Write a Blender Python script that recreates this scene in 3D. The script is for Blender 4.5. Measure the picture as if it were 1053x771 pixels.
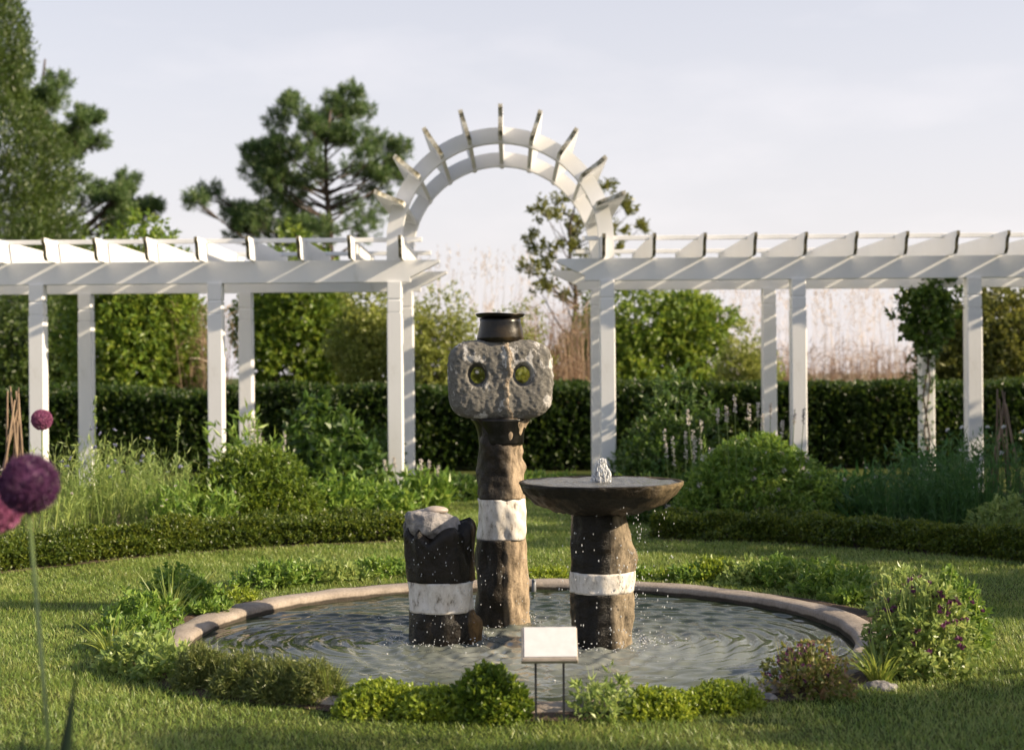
import bpy, math, random
import numpy as np
from mathutils import Vector, Matrix

R = math.radians
sc = bpy.context.scene
for o in list(bpy.data.objects):
    bpy.data.objects.remove(o)
C = sc.collection

# ------------------------------------------------------------------ camera
H = 1.55                      # eye height
F = 1504.0                    # focal length in photo pixels (photo 1053 wide)
ROLL = 0.0078
cam = bpy.data.cameras.new('camera')
cam_o = bpy.data.objects.new('camera', cam)
C.objects.link(cam_o)
cam_o.location = (0, 0, H)
cam_o.rotation_euler = (R(90), ROLL, 0)
cam.sensor_fit = 'HORIZONTAL'
cam.sensor_width = 36
cam.lens = 36 * F / 1053
cam.clip_start = 0.1
cam.clip_end = 3000
cam.dof.use_dof = True
cam.dof.focus_distance = 9.0
cam.dof.aperture_fstop = cam.lens / 27.0
sc.camera = cam_o

# ------------------------------------------------------------------ sky and sun
SUN_DIR = Vector((1.0, -0.20, 0.53)).normalized()       # towards the sun
SUN_EL = math.asin(SUN_DIR.z)
SUN_AZ = math.atan2(SUN_DIR.x, SUN_DIR.y)               # clockwise from +Y
w = bpy.data.worlds.new('World')
sc.world = w
w.use_nodes = True
nt = w.node_tree
nt.nodes.clear()
wo = nt.nodes.new('ShaderNodeOutputWorld')
bg = nt.nodes.new('ShaderNodeBackground')
sky = nt.nodes.new('ShaderNodeTexSky')
sky.sky_type = 'NISHITA'
sky.sun_disc = False
sky.sun_elevation = SUN_EL
sky.sun_rotation = SUN_AZ
sky.air_density = 1.0
sky.dust_density = 2.0
sky.ozone_density = 1.0
bg.inputs['Strength'].default_value = 0.10
# thin high veil of cloud over the blue sky, a few denser puffs low down
tc = nt.nodes.new('ShaderNodeTexCoord')
mp = nt.nodes.new('ShaderNodeMapping')
mp.inputs['Scale'].default_value = (1.0, 1.0, 3.2)
n1 = nt.nodes.new('ShaderNodeTexNoise')
n1.inputs['Scale'].default_value = 4.2
n1.inputs['Detail'].default_value = 7
n1.inputs['Roughness'].default_value = 0.55
cr = nt.nodes.new('ShaderNodeValToRGB')
cr.color_ramp.elements[0].position = 0.50
cr.color_ramp.elements[0].color = (0, 0, 0, 1)
cr.color_ramp.elements[1].position = 0.78
cr.color_ramp.elements[1].color = (1, 1, 1, 1)
mixv = nt.nodes.new('ShaderNodeMix')
mixv.data_type = 'RGBA'
mixv.inputs['Factor'].default_value = 0.66
mixv.inputs['B'].default_value = (5.45, 5.10, 5.20, 1)
mixc = nt.nodes.new('ShaderNodeMix')
mixc.data_type = 'RGBA'
mixc.inputs['B'].default_value = (7.2, 6.7, 6.7, 1)
mul = nt.nodes.new('ShaderNodeMath')
mul.operation = 'MULTIPLY'
mul.inputs[1].default_value = 0.24
L = nt.links.new
L(tc.outputs['Generated'], mp.inputs['Vector'])
L(mp.outputs['Vector'], n1.inputs['Vector'])
L(n1.outputs['Fac'], cr.inputs['Fac'])
L(cr.outputs['Color'], mul.inputs[0])
L(sky.outputs['Color'], mixv.inputs['A'])
sepz = nt.nodes.new('ShaderNodeSeparateXYZ')
L(tc.outputs['Generated'], sepz.inputs[0])
vz = nt.nodes.new('ShaderNodeMapRange')          # the veil is thick low down and thins towards the zenith
vz.inputs['From Min'].default_value = 0.0
vz.inputs['From Max'].default_value = 0.75
vz.inputs['To Min'].default_value = 0.90
vz.inputs['To Max'].default_value = 0.0
L(sepz.outputs['Z'], vz.inputs['Value'])
L(vz.outputs[0], mixv.inputs['Factor'])
L(mixv.outputs['Result'], mixc.inputs['A'])
L(mul.outputs[0], mixc.inputs['Factor'])
L(mixc.outputs['Result'], bg.inputs['Color'])
L(bg.outputs['Background'], wo.inputs['Surface'])

sun = bpy.data.lights.new('sun', 'SUN')
sun.energy = 5.0
sun.angle = R(0.6)
sun.color = (1.0, 0.82, 0.58)
sun_o = bpy.data.objects.new('sun', sun)
C.objects.link(sun_o)
sun_o.rotation_euler = SUN_DIR.to_track_quat('Z', 'Y').to_euler()
sun_o.location = (20, -6, 12)

sc.view_settings.view_transform = 'Standard'
sc.view_settings.look = 'None'
sc.view_settings.exposure = 0.84
sc.view_settings.gamma = 1.0
sc.render.engine = 'CYCLES'
sc.cycles.use_denoising = True
sc.cycles.max_bounces = 6
sc.cycles.diffuse_bounces = 3
sc.cycles.glossy_bounces = 3
sc.cycles.transmission_bounces = 4
sc.cycles.transparent_max_bounces = 4
sc.cycles.sample_clamp_indirect = 4.0

# ------------------------------------------------------------------ helpers
def U(px, py):
    """photo pixel -> pixel of the un-rolled picture"""
    return px - ROLL * (py - 385), py + ROLL * (px - 526.5)

def at(px, py, d):
    x, y = U(px, py)
    return Vector(((x - 526.5) / F * d, d, H - (y - 384) / F * d))

def gnd(px, py, z=0.0):
    x, y = U(px, py)
    d = F * (H - z) / (y - 384)
    return Vector(((x - 526.5) / F * d, d, z))

def thing(name, label, cat, loc=(0, 0, 0), rz=0, group=None):
    o = bpy.data.objects.new(name, None)
    o.empty_display_size = 0.1
    C.objects.link(o)
    o.location = loc
    o.rotation_euler = (0, 0, rz)
    tag(o, label, cat, group)
    return o

def tag(o, label, cat, group=None, kind=None):
    o['label'] = label
    o['category'] = cat
    if group:
        o['group'] = group
    if kind:
        o['kind'] = kind
    return o

class Geo:
    def __init__(s):
        s.V = []; s.T = []; s.Q = []; s.TM = []; s.QM = []; s.n = 0
    def add(s, V, T=None, Q=None, m=0):
        V = np.asarray(V, dtype=np.float64).reshape(-1, 3)
        s.V.append(V)
        if T is not None and len(T):
            T = np.asarray(T, dtype=np.int64).reshape(-1, 3) + s.n
            s.T.append(T); s.TM.append(np.full(len(T), m))
        if Q is not None and len(Q):
            Q = np.asarray(Q, dtype=np.int64).reshape(-1, 4) + s.n
            s.Q.append(Q); s.QM.append(np.full(len(Q), m))
        s.n += len(V)
        return s
    def xf(s, M):
        M = np.array(M)
        s.V = [v @ M[:3, :3].T + M[:3, 3] for v in s.V]
        return s
    def mesh(s, name, mats, smooth=False):
        me = bpy.data.meshes.new(name)
        V = np.concatenate(s.V) if s.V else np.zeros((0, 3))
        T = np.concatenate(s.T) if s.T else np.zeros((0, 3), int)
        Q = np.concatenate(s.Q) if s.Q else np.zeros((0, 4), int)
        nT, nQ = len(T), len(Q)
        me.vertices.add(len(V))
        me.vertices.foreach_set('co', V.astype(np.float32).ravel())
        me.loops.add(nT * 3 + nQ * 4)
        me.loops.foreach_set('vertex_index', np.concatenate([T.ravel(), Q.ravel()]).astype(np.int32))
        me.polygons.add(nT + nQ)
        st = np.concatenate([np.arange(nT) * 3, nT * 3 + np.arange(nQ) * 4]).astype(np.int32)
        me.polygons.foreach_set('loop_start', st)
        mi = np.concatenate((s.TM or [np.zeros(0)]) + (s.QM or [np.zeros(0)])).astype(np.int32)
        for m in (mats if isinstance(mats, (list, tuple)) else [mats]):
            me.materials.append(m)
        me.polygons.foreach_set('material_index', mi)
        me.polygons.foreach_set('use_smooth', np.full(nT + nQ, smooth))
        me.update(calc_edges=True)
        return me
    def build(s, name, mats, parent=None, smooth=False, loc=None):
        o = bpy.data.objects.new(name, s.mesh(name, mats, smooth))
        C.objects.link(o)
        if parent is not None:
            o.parent = parent
        if loc is not None:
            o.location = loc
        return o

def clone(o, parent=None, loc=None, rz=None, scale=None, label=None):
    c = o.copy()
    C.objects.link(c)
    if parent is not None:
        c.parent = parent
    if loc is not None:
        c.location = loc
    if rz is not None:
        c.rotation_euler = (0, 0, rz)
    if scale is not None:
        c.scale = scale if hasattr(scale, '__len__') else (scale,) * 3
    if label:
        c['label'] = label
    return c

def clone_tree(o, loc, rz=0, scale=None, label=None):
    r = clone(o, None, loc, rz, scale, label)
    for ch in list(o.children):
        c = clone(ch, r)
        for g in list(ch.children):
            clone(g, c)
    return r

def unit(v):
    v = np.asarray(v, float)
    return v / np.maximum(np.linalg.norm(v, axis=-1, keepdims=True), 1e-9)

def rsph(rng, n):
    return unit(rng.normal(size=(n, 3)))

_lump = {}
def lump(P, freq, seed=0, k=7):
    """smooth pseudo noise, about -1..1"""
    key = (seed, k)
    if key not in _lump:
        r = np.random.default_rng(1000 + seed)
        _lump[key] = (rsph(r, k), r.uniform(0, 6.28, k), r.uniform(0.6, 1.5, k))
    D, ph, fr = _lump[key]
    P = np.asarray(P, float)
    s = np.zeros(P.shape[:-1])
    for i in range(k):
        s += np.sin((P @ D[i]) * freq * fr[i] + ph[i])
    return s / (k ** 0.5) / 1.2

def add_leaves(g, P, A, Lh, Wd, rng, fold=0.25, m=0, up=0.0):
    """diamond leaves with a fold: base P, axis A, length, width (scalars or arrays)"""
    n = len(P)
    A = unit(A)
    B = unit(np.cross(A, rsph(rng, n) + np.array([0, 0, up])))
    Cc = np.cross(B, A)
    Lh = np.broadcast_to(np.asarray(Lh, float), (n,))[:, None]
    Wd = np.broadcast_to(np.asarray(Wd, float), (n,))[:, None]
    mid = P + A * Lh * 0.42
    V = np.stack([P, mid + B * Wd * .5 + Cc * Wd * fold, P + A * Lh, mid - B * Wd * .5 + Cc * Wd * fold], 1).reshape(-1, 3)
    i = np.arange(n)[:, None] * 4
    T = np.concatenate([i + np.array([[0, 1, 2]]), i + np.array([[0, 2, 3]])], 1).reshape(-1, 3)
    g.add(V, T=T, m=m)

def add_blades(g, P, A, Lh, Wd, bend, rng, seg=3, m=0):
    """tapering blades that arch over; A start direction, bend = how far they fall"""
    n = len(P)
    A = unit(A)
    hor = A.copy(); hor[:, 2] = 0
    hn = np.linalg.norm(hor, axis=1, keepdims=True)
    rd = rng.normal(size=(n, 3)); rd[:, 2] = 0
    hor = unit(np.where(hn < 0.05, rd, hor))
    side = unit(np.cross(hor, np.array([0, 0, 1.0])) + 0.5 * rng.normal(size=(n, 3)))
    side = unit(side - A * np.sum(side * A, 1, keepdims=True))
    Lh = np.broadcast_to(np.asarray(Lh, float), (n,))[:, None]
    Wd = np.broadcast_to(np.asarray(Wd, float), (n,))[:, None]
    bend = np.broadcast_to(np.asarray(bend, float), (n,))[:, None]
    rows = []
    for k in range(seg + 1):
        t = k / seg
        c = P + A * Lh * t + (hor * 0.55 - np.array([0, 0, 1.0]) * 0.6) * bend * Lh * t * t
        wv = Wd * (1 - t ** 2.2) * 0.5 if k else Wd * 0.4
        if k < seg:
            rows += [c - side * wv, c + side * wv]
        else:
            rows += [c]
    V = np.stack(rows, 1).reshape(-1, 3)
    nv = 2 * seg + 1
    i = np.arange(n)[:, None] * nv
    Q = [i + np.array([[2 * k, 2 * k + 1, 2 * k + 3, 2 * k + 2]]) for k in range(seg - 1)]
    T = i + np.array([[2 * seg - 2, 2 * seg - 1, 2 * seg]])
    g.add(V, T=T.reshape(-1, 3), Q=np.concatenate(Q, 1).reshape(-1, 4) if Q else None, m=m)

def add_sprigs(g, P, A, k, slen, Lh, Wd, rng, spread=0.9, m=0):
    """k leaves round each twig that starts at P and runs along A"""
    n = len(P)
    A = unit(A)
    Pk = np.repeat(P, k, 0); Ak = np.repeat(A, k, 0)
    sl = np.broadcast_to(np.asarray(slen, float), (n,))
    t = rng.uniform(0.1, 1, n * k)
    base = Pk + Ak * (np.repeat(sl, k) * t)[:, None]
    D = unit(Ak * 0.65 + rsph(rng, n * k) * spread)
    add_leaves(g, base, D, Lh * rng.uniform(.45, 1.3, n * k), Wd * rng.uniform(.55, 1.25, n * k), rng, m=m)

def add_tube(g, pts, rad, n=6, m=0):
    pts = [Vector(p) for p in pts]
    rad = list(rad) if hasattr(rad, '__len__') else [rad] * len(pts)
    V = []
    up = Vector((0.13, 0.21, 1)).normalized()
    for i, p in enumerate(pts):
        a = pts[min(i + 1, len(pts) - 1)] - pts[max(i - 1, 0)]
        a.normalize()
        ref = up if abs(a.dot(up)) < 0.95 else Vector((1, 0.1, 0))
        b = a.cross(ref).normalized()
        c = a.cross(b).normalized()
        for j in range(n):
            t = 2 * math.pi * j / n
            V.append(p + (b * math.cos(t) + c * math.sin(t)) * rad[i])
    Q = []
    for i in range(len(pts) - 1):
        for j in range(n):
            Q.append((i * n + j, i * n + (j + 1) % n, (i + 1) * n + (j + 1) % n, (i + 1) * n + j))
    V = [tuple(v) for v in V] + [tuple(pts[0]), tuple(pts[-1])]
    T = []
    e = len(pts) * n
    for j in range(n):
        T.append((e, (j + 1) % n, j))
        T.append((e + 1, (len(pts) - 1) * n + j, (len(pts) - 1) * n + (j + 1) % n))
    g.add(V, T=T, Q=Q, m=m)

def add_box(g, x0, x1, y0, y1, z0, z1, m=0, bev=0.0):
    if bev <= 0:
        V = [(x, y, z) for z in (z0, z1) for y in (y0, y1) for x in (x0, x1)]
        Q = [(0, 2, 3, 1), (4, 5, 7, 6), (0, 1, 5, 4), (2, 6, 7, 3), (0, 4, 6, 2), (1, 3, 7, 5)]
        g.add(V, Q=Q, m=m)
        return
    b = bev
    rings = []
    for z, i in ((z0, b), (z0 + b, 0), (z1 - b, 0), (z1, b)):
        rings.append([(x0 + i + b, y0 + i, z), (x1 - i - b, y0 + i, z), (x1 - i, y0 + i + b, z), (x1 - i, y1 - i - b, z),
                      (x1 - i - b, y1 - i, z), (x0 + i + b, y1 - i, z), (x0 + i, y1 - i - b, z), (x0 + i, y0 + i + b, z)])
    add_loft(g, rings, m)

def add_loft(g, rings, m=0, cap=True, closed=True):
    n = len(rings[0])
    V = np.array(rings, float).reshape(-1, 3)
    k = len(rings)
    i = np.arange(k - 1)[:, None] * n
    j = np.arange(n)[None, :]
    j2 = (j + 1) % n
    Q = np.stack([i + j, i + j2, i + n + j2, i + n + j], -1).reshape(-1, 4)
    T = []
    if cap:
        c0 = V[:n].mean(0); c1 = V[-n:].mean(0)
        V = np.concatenate([V, [c0, c1]])
        a = k * n
        for q in range(n):
            T.append((a, (q + 1) % n, q))
            T.append((a + 1, (k - 1) * n + q, (k - 1) * n + (q + 1) % n))
    g.add(V, T=T, Q=Q, m=m)

def add_prism(g, prof, y0, y1, axis='y', m=0):
    """extrude a closed 2D outline; axis y: outline in x,z ; axis x: outline in y,z"""
    n = len(prof)
    if axis == 'y':
        V = [(a, y0, b) for a, b in prof] + [(a, y1, b) for a, b in prof]
    else:
        V = [(y0, a, b) for a, b in prof] + [(y1, a, b) for a, b in prof]
    Q = [(i, (i + 1) % n, n + (i + 1) % n, n + i) for i in range(n)]
    from mathutils.geometry import tessellate_polygon
    tri = tessellate_polygon([[Vector((a, b, 0)) for a, b in prof]])
    T = [t for t in tri] + [(n + t[2], n + t[1], n + t[0]) for t in tri]
    g.add(V, T=T, Q=Q, m=m)

_ico = {}
def ico(sub=1):
    if sub not in _ico:
        import bmesh
        bm = bmesh.new()
        bmesh.ops.create_icosphere(bm, subdivisions=sub, radius=1)
        bm.verts.ensure_lookup_table()
        _ico[sub] = (np.array([v.co[:] for v in bm.verts]), np.array([[v.index for v in f.verts] for f in bm.faces]))
        bm.free()
    return _ico[sub]

def add_balls(g, P, rad, sub=1, m=0, jit=0.0, seed=0):
    v, f = ico(sub)
    P = np.asarray(P, float).reshape(-1, 3)
    n = len(P)
    rad = np.asarray(rad, float)
    if rad.ndim == 0: rad = np.full((n, 3), rad)
    if rad.ndim == 1: rad = np.repeat(rad[:, None], 3, 1)
    V = P[:, None, :] + v[None] * rad[:, None, :]
    if jit:
        V = V + (lump(V, 6 / rad.mean() * 0.35, seed) * jit * rad.mean())[..., None] * v[None]
    T = (np.arange(n)[:, None, None] * len(v) + f[None]).reshape(-1, 3)
    g.add(V.reshape(-1, 3), T=T, m=m)

# ------------------------------------------------------------------ materials
def new_mat(name):
    m = bpy.data.materials.new(name)
    m.use_nodes = True
    t = m.node_tree
    t.nodes.clear()
    out = t.nodes.new('ShaderNodeOutputMaterial')
    b = t.nodes.new('ShaderNodeBsdfPrincipled')
    t.links.new(b.outputs[0], out.inputs[0])
    return m, t, b, out

def ramp(t, stops, fac):
    r = t.nodes.new('ShaderNodeValToRGB')
    e = r.color_ramp.elements
    while len(e) < len(stops):
        e.new(0.5)
    for el, (p, c) in zip(e, stops):
        el.position = p
        el.color = (*c, 1)
    t.links.new(fac, r.inputs[0])
    return r

def noise(t, scale, detail=4, rough=0.55, coord='Object', stretch=None):
    tcn = t.nodes.new('ShaderNodeTexCoord')
    v = tcn.outputs[coord]
    if stretch:
        mpn = t.nodes.new('ShaderNodeMapping')
        mpn.inputs['Scale'].default_value = stretch
        t.links.new(v, mpn.inputs[0]); v = mpn.outputs[0]
    n = t.nodes.new('ShaderNodeTexNoise')
    n.inputs['Scale'].default_value = scale
    n.inputs['Detail'].default_value = detail
    n.inputs['Roughness'].default_value = rough
    t.links.new(v, n.inputs['Vector'])
    return n.outputs['Fac']

def bump(t, b, h, strength, dist):
    n = t.nodes.new('ShaderNodeBump')
    n.inputs['Strength'].default_value = strength
    n.inputs['Distance'].default_value = dist
    t.links.new(h, n.inputs['Height'])
    t.links.new(n.outputs[0], b.inputs['Normal'])

def foliage(name, cols, trans=0.35, rough=0.40, spec=0.5, patch=0.5, gain=2.0):
    """leaf colours picked per leaf and per patch; light also passes through the leaves"""
    m, t, b, out = new_mat(name)
    cols = [tuple(min(.8, c * gain) for c in ((q[0] * 1.10, q[1] * 1.0, q[2] * .80) if q[1] > q[0] * 1.02 else q)) for q in cols]
    g = t.nodes.new('ShaderNodeNewGeometry')
    nz = noise(t, 2.2, 2)
    mx = t.nodes.new('ShaderNodeMath'); mx.operation = 'MULTIPLY_ADD'
    t.links.new(nz, mx.inputs[0]); mx.inputs[1].default_value = patch * 1.6
    ad = t.nodes.new('ShaderNodeMath'); ad.operation = 'MULTIPLY'
    t.links.new(g.outputs['Random Per Island'], ad.inputs[0]); ad.inputs[1].default_value = 1 - patch * 0.6
    ad2 = t.nodes.new('ShaderNodeMath'); ad2.operation = 'SUBTRACT'
    t.links.new(ad.outputs[0], ad2.inputs[0]); ad2.inputs[1].default_value = patch * 0.5
    t.links.new(ad2.outputs[0], mx.inputs[2])
    r = ramp(t, [(i / (len(cols) - 1), c) for i, c in enumerate(cols)], mx.outputs[0])
    t.links.new(r.outputs[0], b.inputs['Base Color'])
    b.inputs['Roughness'].default_value = rough
    b.inputs['Specular IOR Level'].default_value = spec
    tr = t.nodes.new('ShaderNodeBsdfTranslucent')
    hs = t.nodes.new('ShaderNodeHueSaturation')
    hs.inputs['Value'].default_value = 1.5
    hs.inputs['Hue'].default_value = 0.485
    t.links.new(r.outputs[0], hs.inputs['Color'])
    t.links.new(hs.outputs[0], tr.inputs[0])
    ms = t.nodes.new('ShaderNodeMixShader')
    ms.inputs[0].default_value = trans
    t.links.new(b.outputs[0], ms.inputs[1]); t.links.new(tr.outputs[0], ms.inputs[2])
    t.links.new(ms.outputs[0], out.inputs[0])
    return m

def plain(name, stops, scale=6, rough=0.6, bumps=0.0, bdist=0.01, bscale=None, detail=5, stretch=None, spec=0.5):
    m, t, b, out = new_mat(name)
    n = noise(t, scale, detail, stretch=stretch)
    r = ramp(t, stops, n)
    t.links.new(r.outputs[0], b.inputs['Base Color'])
    b.inputs['Roughness'].default_value = rough
    b.inputs['Specular IOR Level'].default_value = spec
    if bumps:
        bump(t, b, noise(t, bscale or scale * 4, 6, stretch=stretch), bumps, bdist)
    return m

M = {}
M['hedge'] = foliage('hedge_leaf', [(.009, .026, .006), (.022, .056, .011), (.045, .095, .017), (.095, .135, .024)], patch=.35, gain=1.0)
M['box'] = foliage('box_leaf', [(.02, .042, .008), (.048, .08, .012), (.11, .14, .022)], patch=.4, gain=1.7)
M['bush'] = foliage('bush_leaf', [(.03, .06, .010), (.06, .105, .014), (.12, .165, .025)], gain=1.8)
M['bush_deep'] = foliage('deep_green_leaf', [(.012, .032, .008), (.028, .062, .014), (.055, .095, .02)])
M['bush_yellow'] = foliage('yellow_green_leaf', [(.06, .10, .012), (.10, .15, .018), (.17, .21, .03)])
M['bed'] = foliage('bed_leaf', [(.03, .07, .014), (.065, .12, .022), (.12, .175, .045)], gain=2.2)
M['bed_pale'] = foliage('pale_bed_leaf', [(.055, .095, .03), (.10, .15, .05), (.17, .21, .085)], gain=2.2)
M['bed_cool'] = foliage('cool_green_leaf', [(.014, .045, .014), (.028, .075, .022), (.05, .105, .036)])
M['conifer'] = foliage('conifer_leaf', [(.012, .028, .008), (.028, .052, .012), (.058, .088, .020)], trans=.25, gain=2.0)
M['pine'] = foliage('pine_needle', [(.018, .042, .018), (.036, .070, .026), (.070, .100, .036)], trans=.25, gain=2.2)
M['tree'] = foliage('tree_leaf', [(.025, .055, .010), (.055, .095, .014), (.12, .155, .028)], gain=2.5)
M['loose'] = foliage('loose_tree_leaf', [(.035, .05, .012), (.065, .08, .018), (.12, .12, .03)])
M['weed'] = foliage('weed_leaf', [(.055, .075, .02), (.095, .125, .032), (.16, .18, .06)], gain=2.3)
M['reed'] = foliage('dry_reed', [(.18, .12, .075), (.29, .20, .13), (.44, .33, .23)], trans=.3, patch=.3, gain=1.0)
M['reed_pale'] = foliage('pale_reed', [(.50, .42, .37), (.62, .55, .50), (.72, .67, .63)], trans=.5, patch=.3, gain=1.0)  # near-white tone paints the overexposed backlight on these reeds
M['grass'] = foliage('grass_blade', [(.042, .085, .016), (.082, .14, .030), (.135, .187, .055), (.215, .24, .105)], trans=.35, patch=.55, gain=1.75)
M['tuft'] = foliage('tuft_blade', [(.05, .085, .02), (.10, .145, .032), (.20, .22, .07)], trans=.35)
M['lavender'] = foliage('lavender_leaf', [(.035, .055, .018), (.065, .09, .03), (.12, .135, .055)], patch=.4)
M['bronze'] = foliage('bronze_leaf', [(.11, .16, .035), (.17, .22, .055), (.24, .22, .08), (.30, .18, .10)], patch=.35, gain=1.0)
M['allium'] = foliage('allium_floret', [(.075, .022, .080), (.12, .04, .115), (.19, .075, .165)], trans=.2, patch=.3, gain=1.0)  # kept darker than the pink florets to paint the shade on this head
M['allium_pink'] = foliage('allium_pink_floret', [(.22, .06, .14), (.34, .11, .22), (.45, .18, .30)], trans=.25, patch=.3, gain=1.0)
M['petal_white'] = foliage('white_petal', [(.5, .45, .42), (.7, .65, .62)], trans=.3, patch=.2, gain=1.0)
M['petal_blue'] = foliage('blue_petal', [(.18, .20, .42), (.32, .36, .60)], trans=.3, patch=.2, gain=1.0)
M['petal_pale_blue'] = foliage('pale_blue_petal', [(.45, .50, .68), (.62, .66, .80)], trans=.3, patch=.2, gain=1.0)
M['petal_purple'] = foliage('purple_petal', [(.06, .015, .05), (.14, .035, .11), (.24, .09, .17)], trans=.25, patch=.2, gain=1.0)
M['petal_pink'] = foliage('pink_petal', [(.30, .10, .12), (.48, .22, .22)], trans=.3, patch=.2, gain=1.0)
M['strap'] = foliage('strap_leaf_green', [(.012, .035, .018), (.03, .06, .03)], trans=.1, gain=1.0)
M['stem'] = foliage('green_stem', [(.05, .085, .035), (.09, .13, .05)], trans=.1)
M['bark'] = plain('bark', [(.3, (.035, .025, .018)), (.7, (.11, .08, .06))], 9, .9, .6, .03, stretch=(1, 1, .3))
M['twig'] = plain('hedge_twigs', [(.3, (.008, .009, .004)), (.7, (.025, .024, .012))], 12, 1, .6, .03)
M['stick'] = plain('dry_stick', [(.3, (.11, .075, .05)), (.7, (.28, .20, .13))], 20, .85, .5, .01, stretch=(1, 1, .2))
M['soil'] = plain('soil', [(.35, (.035, .022, .014)), (.65, (.10, .062, .04))], 9, .95, .9, .03, 40)

# lawn ground below the blades
m, t, b, out = new_mat('lawn_ground')
n = noise(t, 0.9, 6)
n2 = noise(t, 35, 3)
r = ramp(t, [(.3, (.035, .055, .012)), (.7, (.085, .095, .026))], n)
t.links.new(r.outputs[0], b.inputs['Base Color'])
b.inputs['Roughness'].default_value = 1.0
b.inputs['Specular IOR Level'].default_value = 0.1
bump(t, b, n2, 0.8, 0.03)
M['lawn'] = m

# white painted wood, a little weathered
m, t, b, out = new_mat('white_painted_wood')
n = noise(t, 1.8, 8, .65, stretch=(1, 1, .5))
r = ramp(t, [(.28, (.60, .59, .55)), (.40, (.77, .77, .77)), (.75, (.82, .82, .83))], n)
n2 = noise(t, 14, 8, .7)
r2 = ramp(t, [(.66, (1, 1, 1)), (.74, (.72, .68, .56))], n2)
mm = t.nodes.new('ShaderNodeMix'); mm.data_type = 'RGBA'; mm.blend_type = 'MULTIPLY'
mm.inputs['Factor'].default_value = 0.8
t.links.new(r.outputs[0], mm.inputs['A']); t.links.new(r2.outputs[0], mm.inputs['B'])
t.links.new(mm.outputs['Result'], b.inputs['Base Color'])
b.inputs['Roughness'].default_value = 0.5
bump(t, b, noise(t, 30, 4, stretch=(1, 1, .06)), .12, .004)
M['white'] = m
# bare weathered end grain of the rafters
M['endgrain'] = plain('weathered_end_grain', [(.35, (.05, .045, .022)), (.55, (.16, .14, .08)), (.68, (.62, .58, .5))], 9, .8, .4, .005)

M['endgrain_pale'] = plain('pale_weathered_end', [(.38, (.10, .09, .05)), (.50, (.45, .42, .34)), (.62, (.74, .72, .66))], 7, .8, .4, .005)

def stone(name, stops, scale, rough, bs, bd, bscale, spec=.5, wetx=None):
    return plain(name, stops, scale, rough, bs, bd, bscale, spec=spec)

def wet_lit_stone(name, dark, mid, dry, edge, soft, rough=.38, stretch=(1, 1, .35)):
    """wet rock with shade painted in (local x below edge), sunlit tone on crust beyond"""
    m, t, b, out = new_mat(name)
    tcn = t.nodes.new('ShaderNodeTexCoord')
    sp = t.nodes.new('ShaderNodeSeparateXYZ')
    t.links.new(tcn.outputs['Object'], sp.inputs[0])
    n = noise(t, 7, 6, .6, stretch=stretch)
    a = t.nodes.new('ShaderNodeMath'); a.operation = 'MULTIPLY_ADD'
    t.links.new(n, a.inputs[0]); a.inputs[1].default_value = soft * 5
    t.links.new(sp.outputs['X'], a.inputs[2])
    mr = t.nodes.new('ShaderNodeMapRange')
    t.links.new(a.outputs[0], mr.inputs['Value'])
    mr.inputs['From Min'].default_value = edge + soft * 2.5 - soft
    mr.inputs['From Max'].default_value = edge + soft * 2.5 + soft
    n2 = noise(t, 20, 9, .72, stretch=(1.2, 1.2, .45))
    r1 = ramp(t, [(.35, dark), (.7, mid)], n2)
    r2 = ramp(t, [(.3, mid), (.6, dry)], n2)  # dry tone also paints the sunlight on the right-hand side
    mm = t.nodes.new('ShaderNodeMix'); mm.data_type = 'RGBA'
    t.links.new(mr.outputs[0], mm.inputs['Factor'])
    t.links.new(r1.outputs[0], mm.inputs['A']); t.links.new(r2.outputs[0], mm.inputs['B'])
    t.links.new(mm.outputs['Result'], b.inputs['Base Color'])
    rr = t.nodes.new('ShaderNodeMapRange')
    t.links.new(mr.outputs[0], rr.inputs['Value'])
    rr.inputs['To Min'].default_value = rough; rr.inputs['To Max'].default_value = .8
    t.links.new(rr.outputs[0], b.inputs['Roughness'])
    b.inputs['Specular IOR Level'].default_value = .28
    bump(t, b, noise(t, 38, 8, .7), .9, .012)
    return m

M['basalt_bowl'] = wet_lit_stone('bowl_stone', (.005, .004, .003), (.026, .019, .011), (.20, .15, .085), .30, .12)
M['basalt_pillar'] = wet_lit_stone('pillar_stone', (.0035, .003, .002), (.013, .0095, .006), (.30, .24, .165), .06, .018, rough=.27)
M['basalt_stump'] = wet_lit_stone('stump_stone', (.006, .005, .004), (.022, .016, .010), (.22, .13, .05), .18, .02, rough=.25)
M['column_crust'] = wet_lit_stone('crusted_column', (.005, .004, .003), (.034, .024, .014), (.40, .31, .215), .045, .035, rough=.35)
M['dark_bronze'] = plain('dark_collar', [(.4, (.005, .004, .003)), (.75, (.05, .035, .016))], 7, .32, .3, .006, 30, spec=.35)

M['neck_black'] = plain('wet_black_stone', [(.35, (.003, .003, .0025)), (.7, (.010, .009, .007))], 14, .3, .4, .006, 40, spec=.35)

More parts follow.
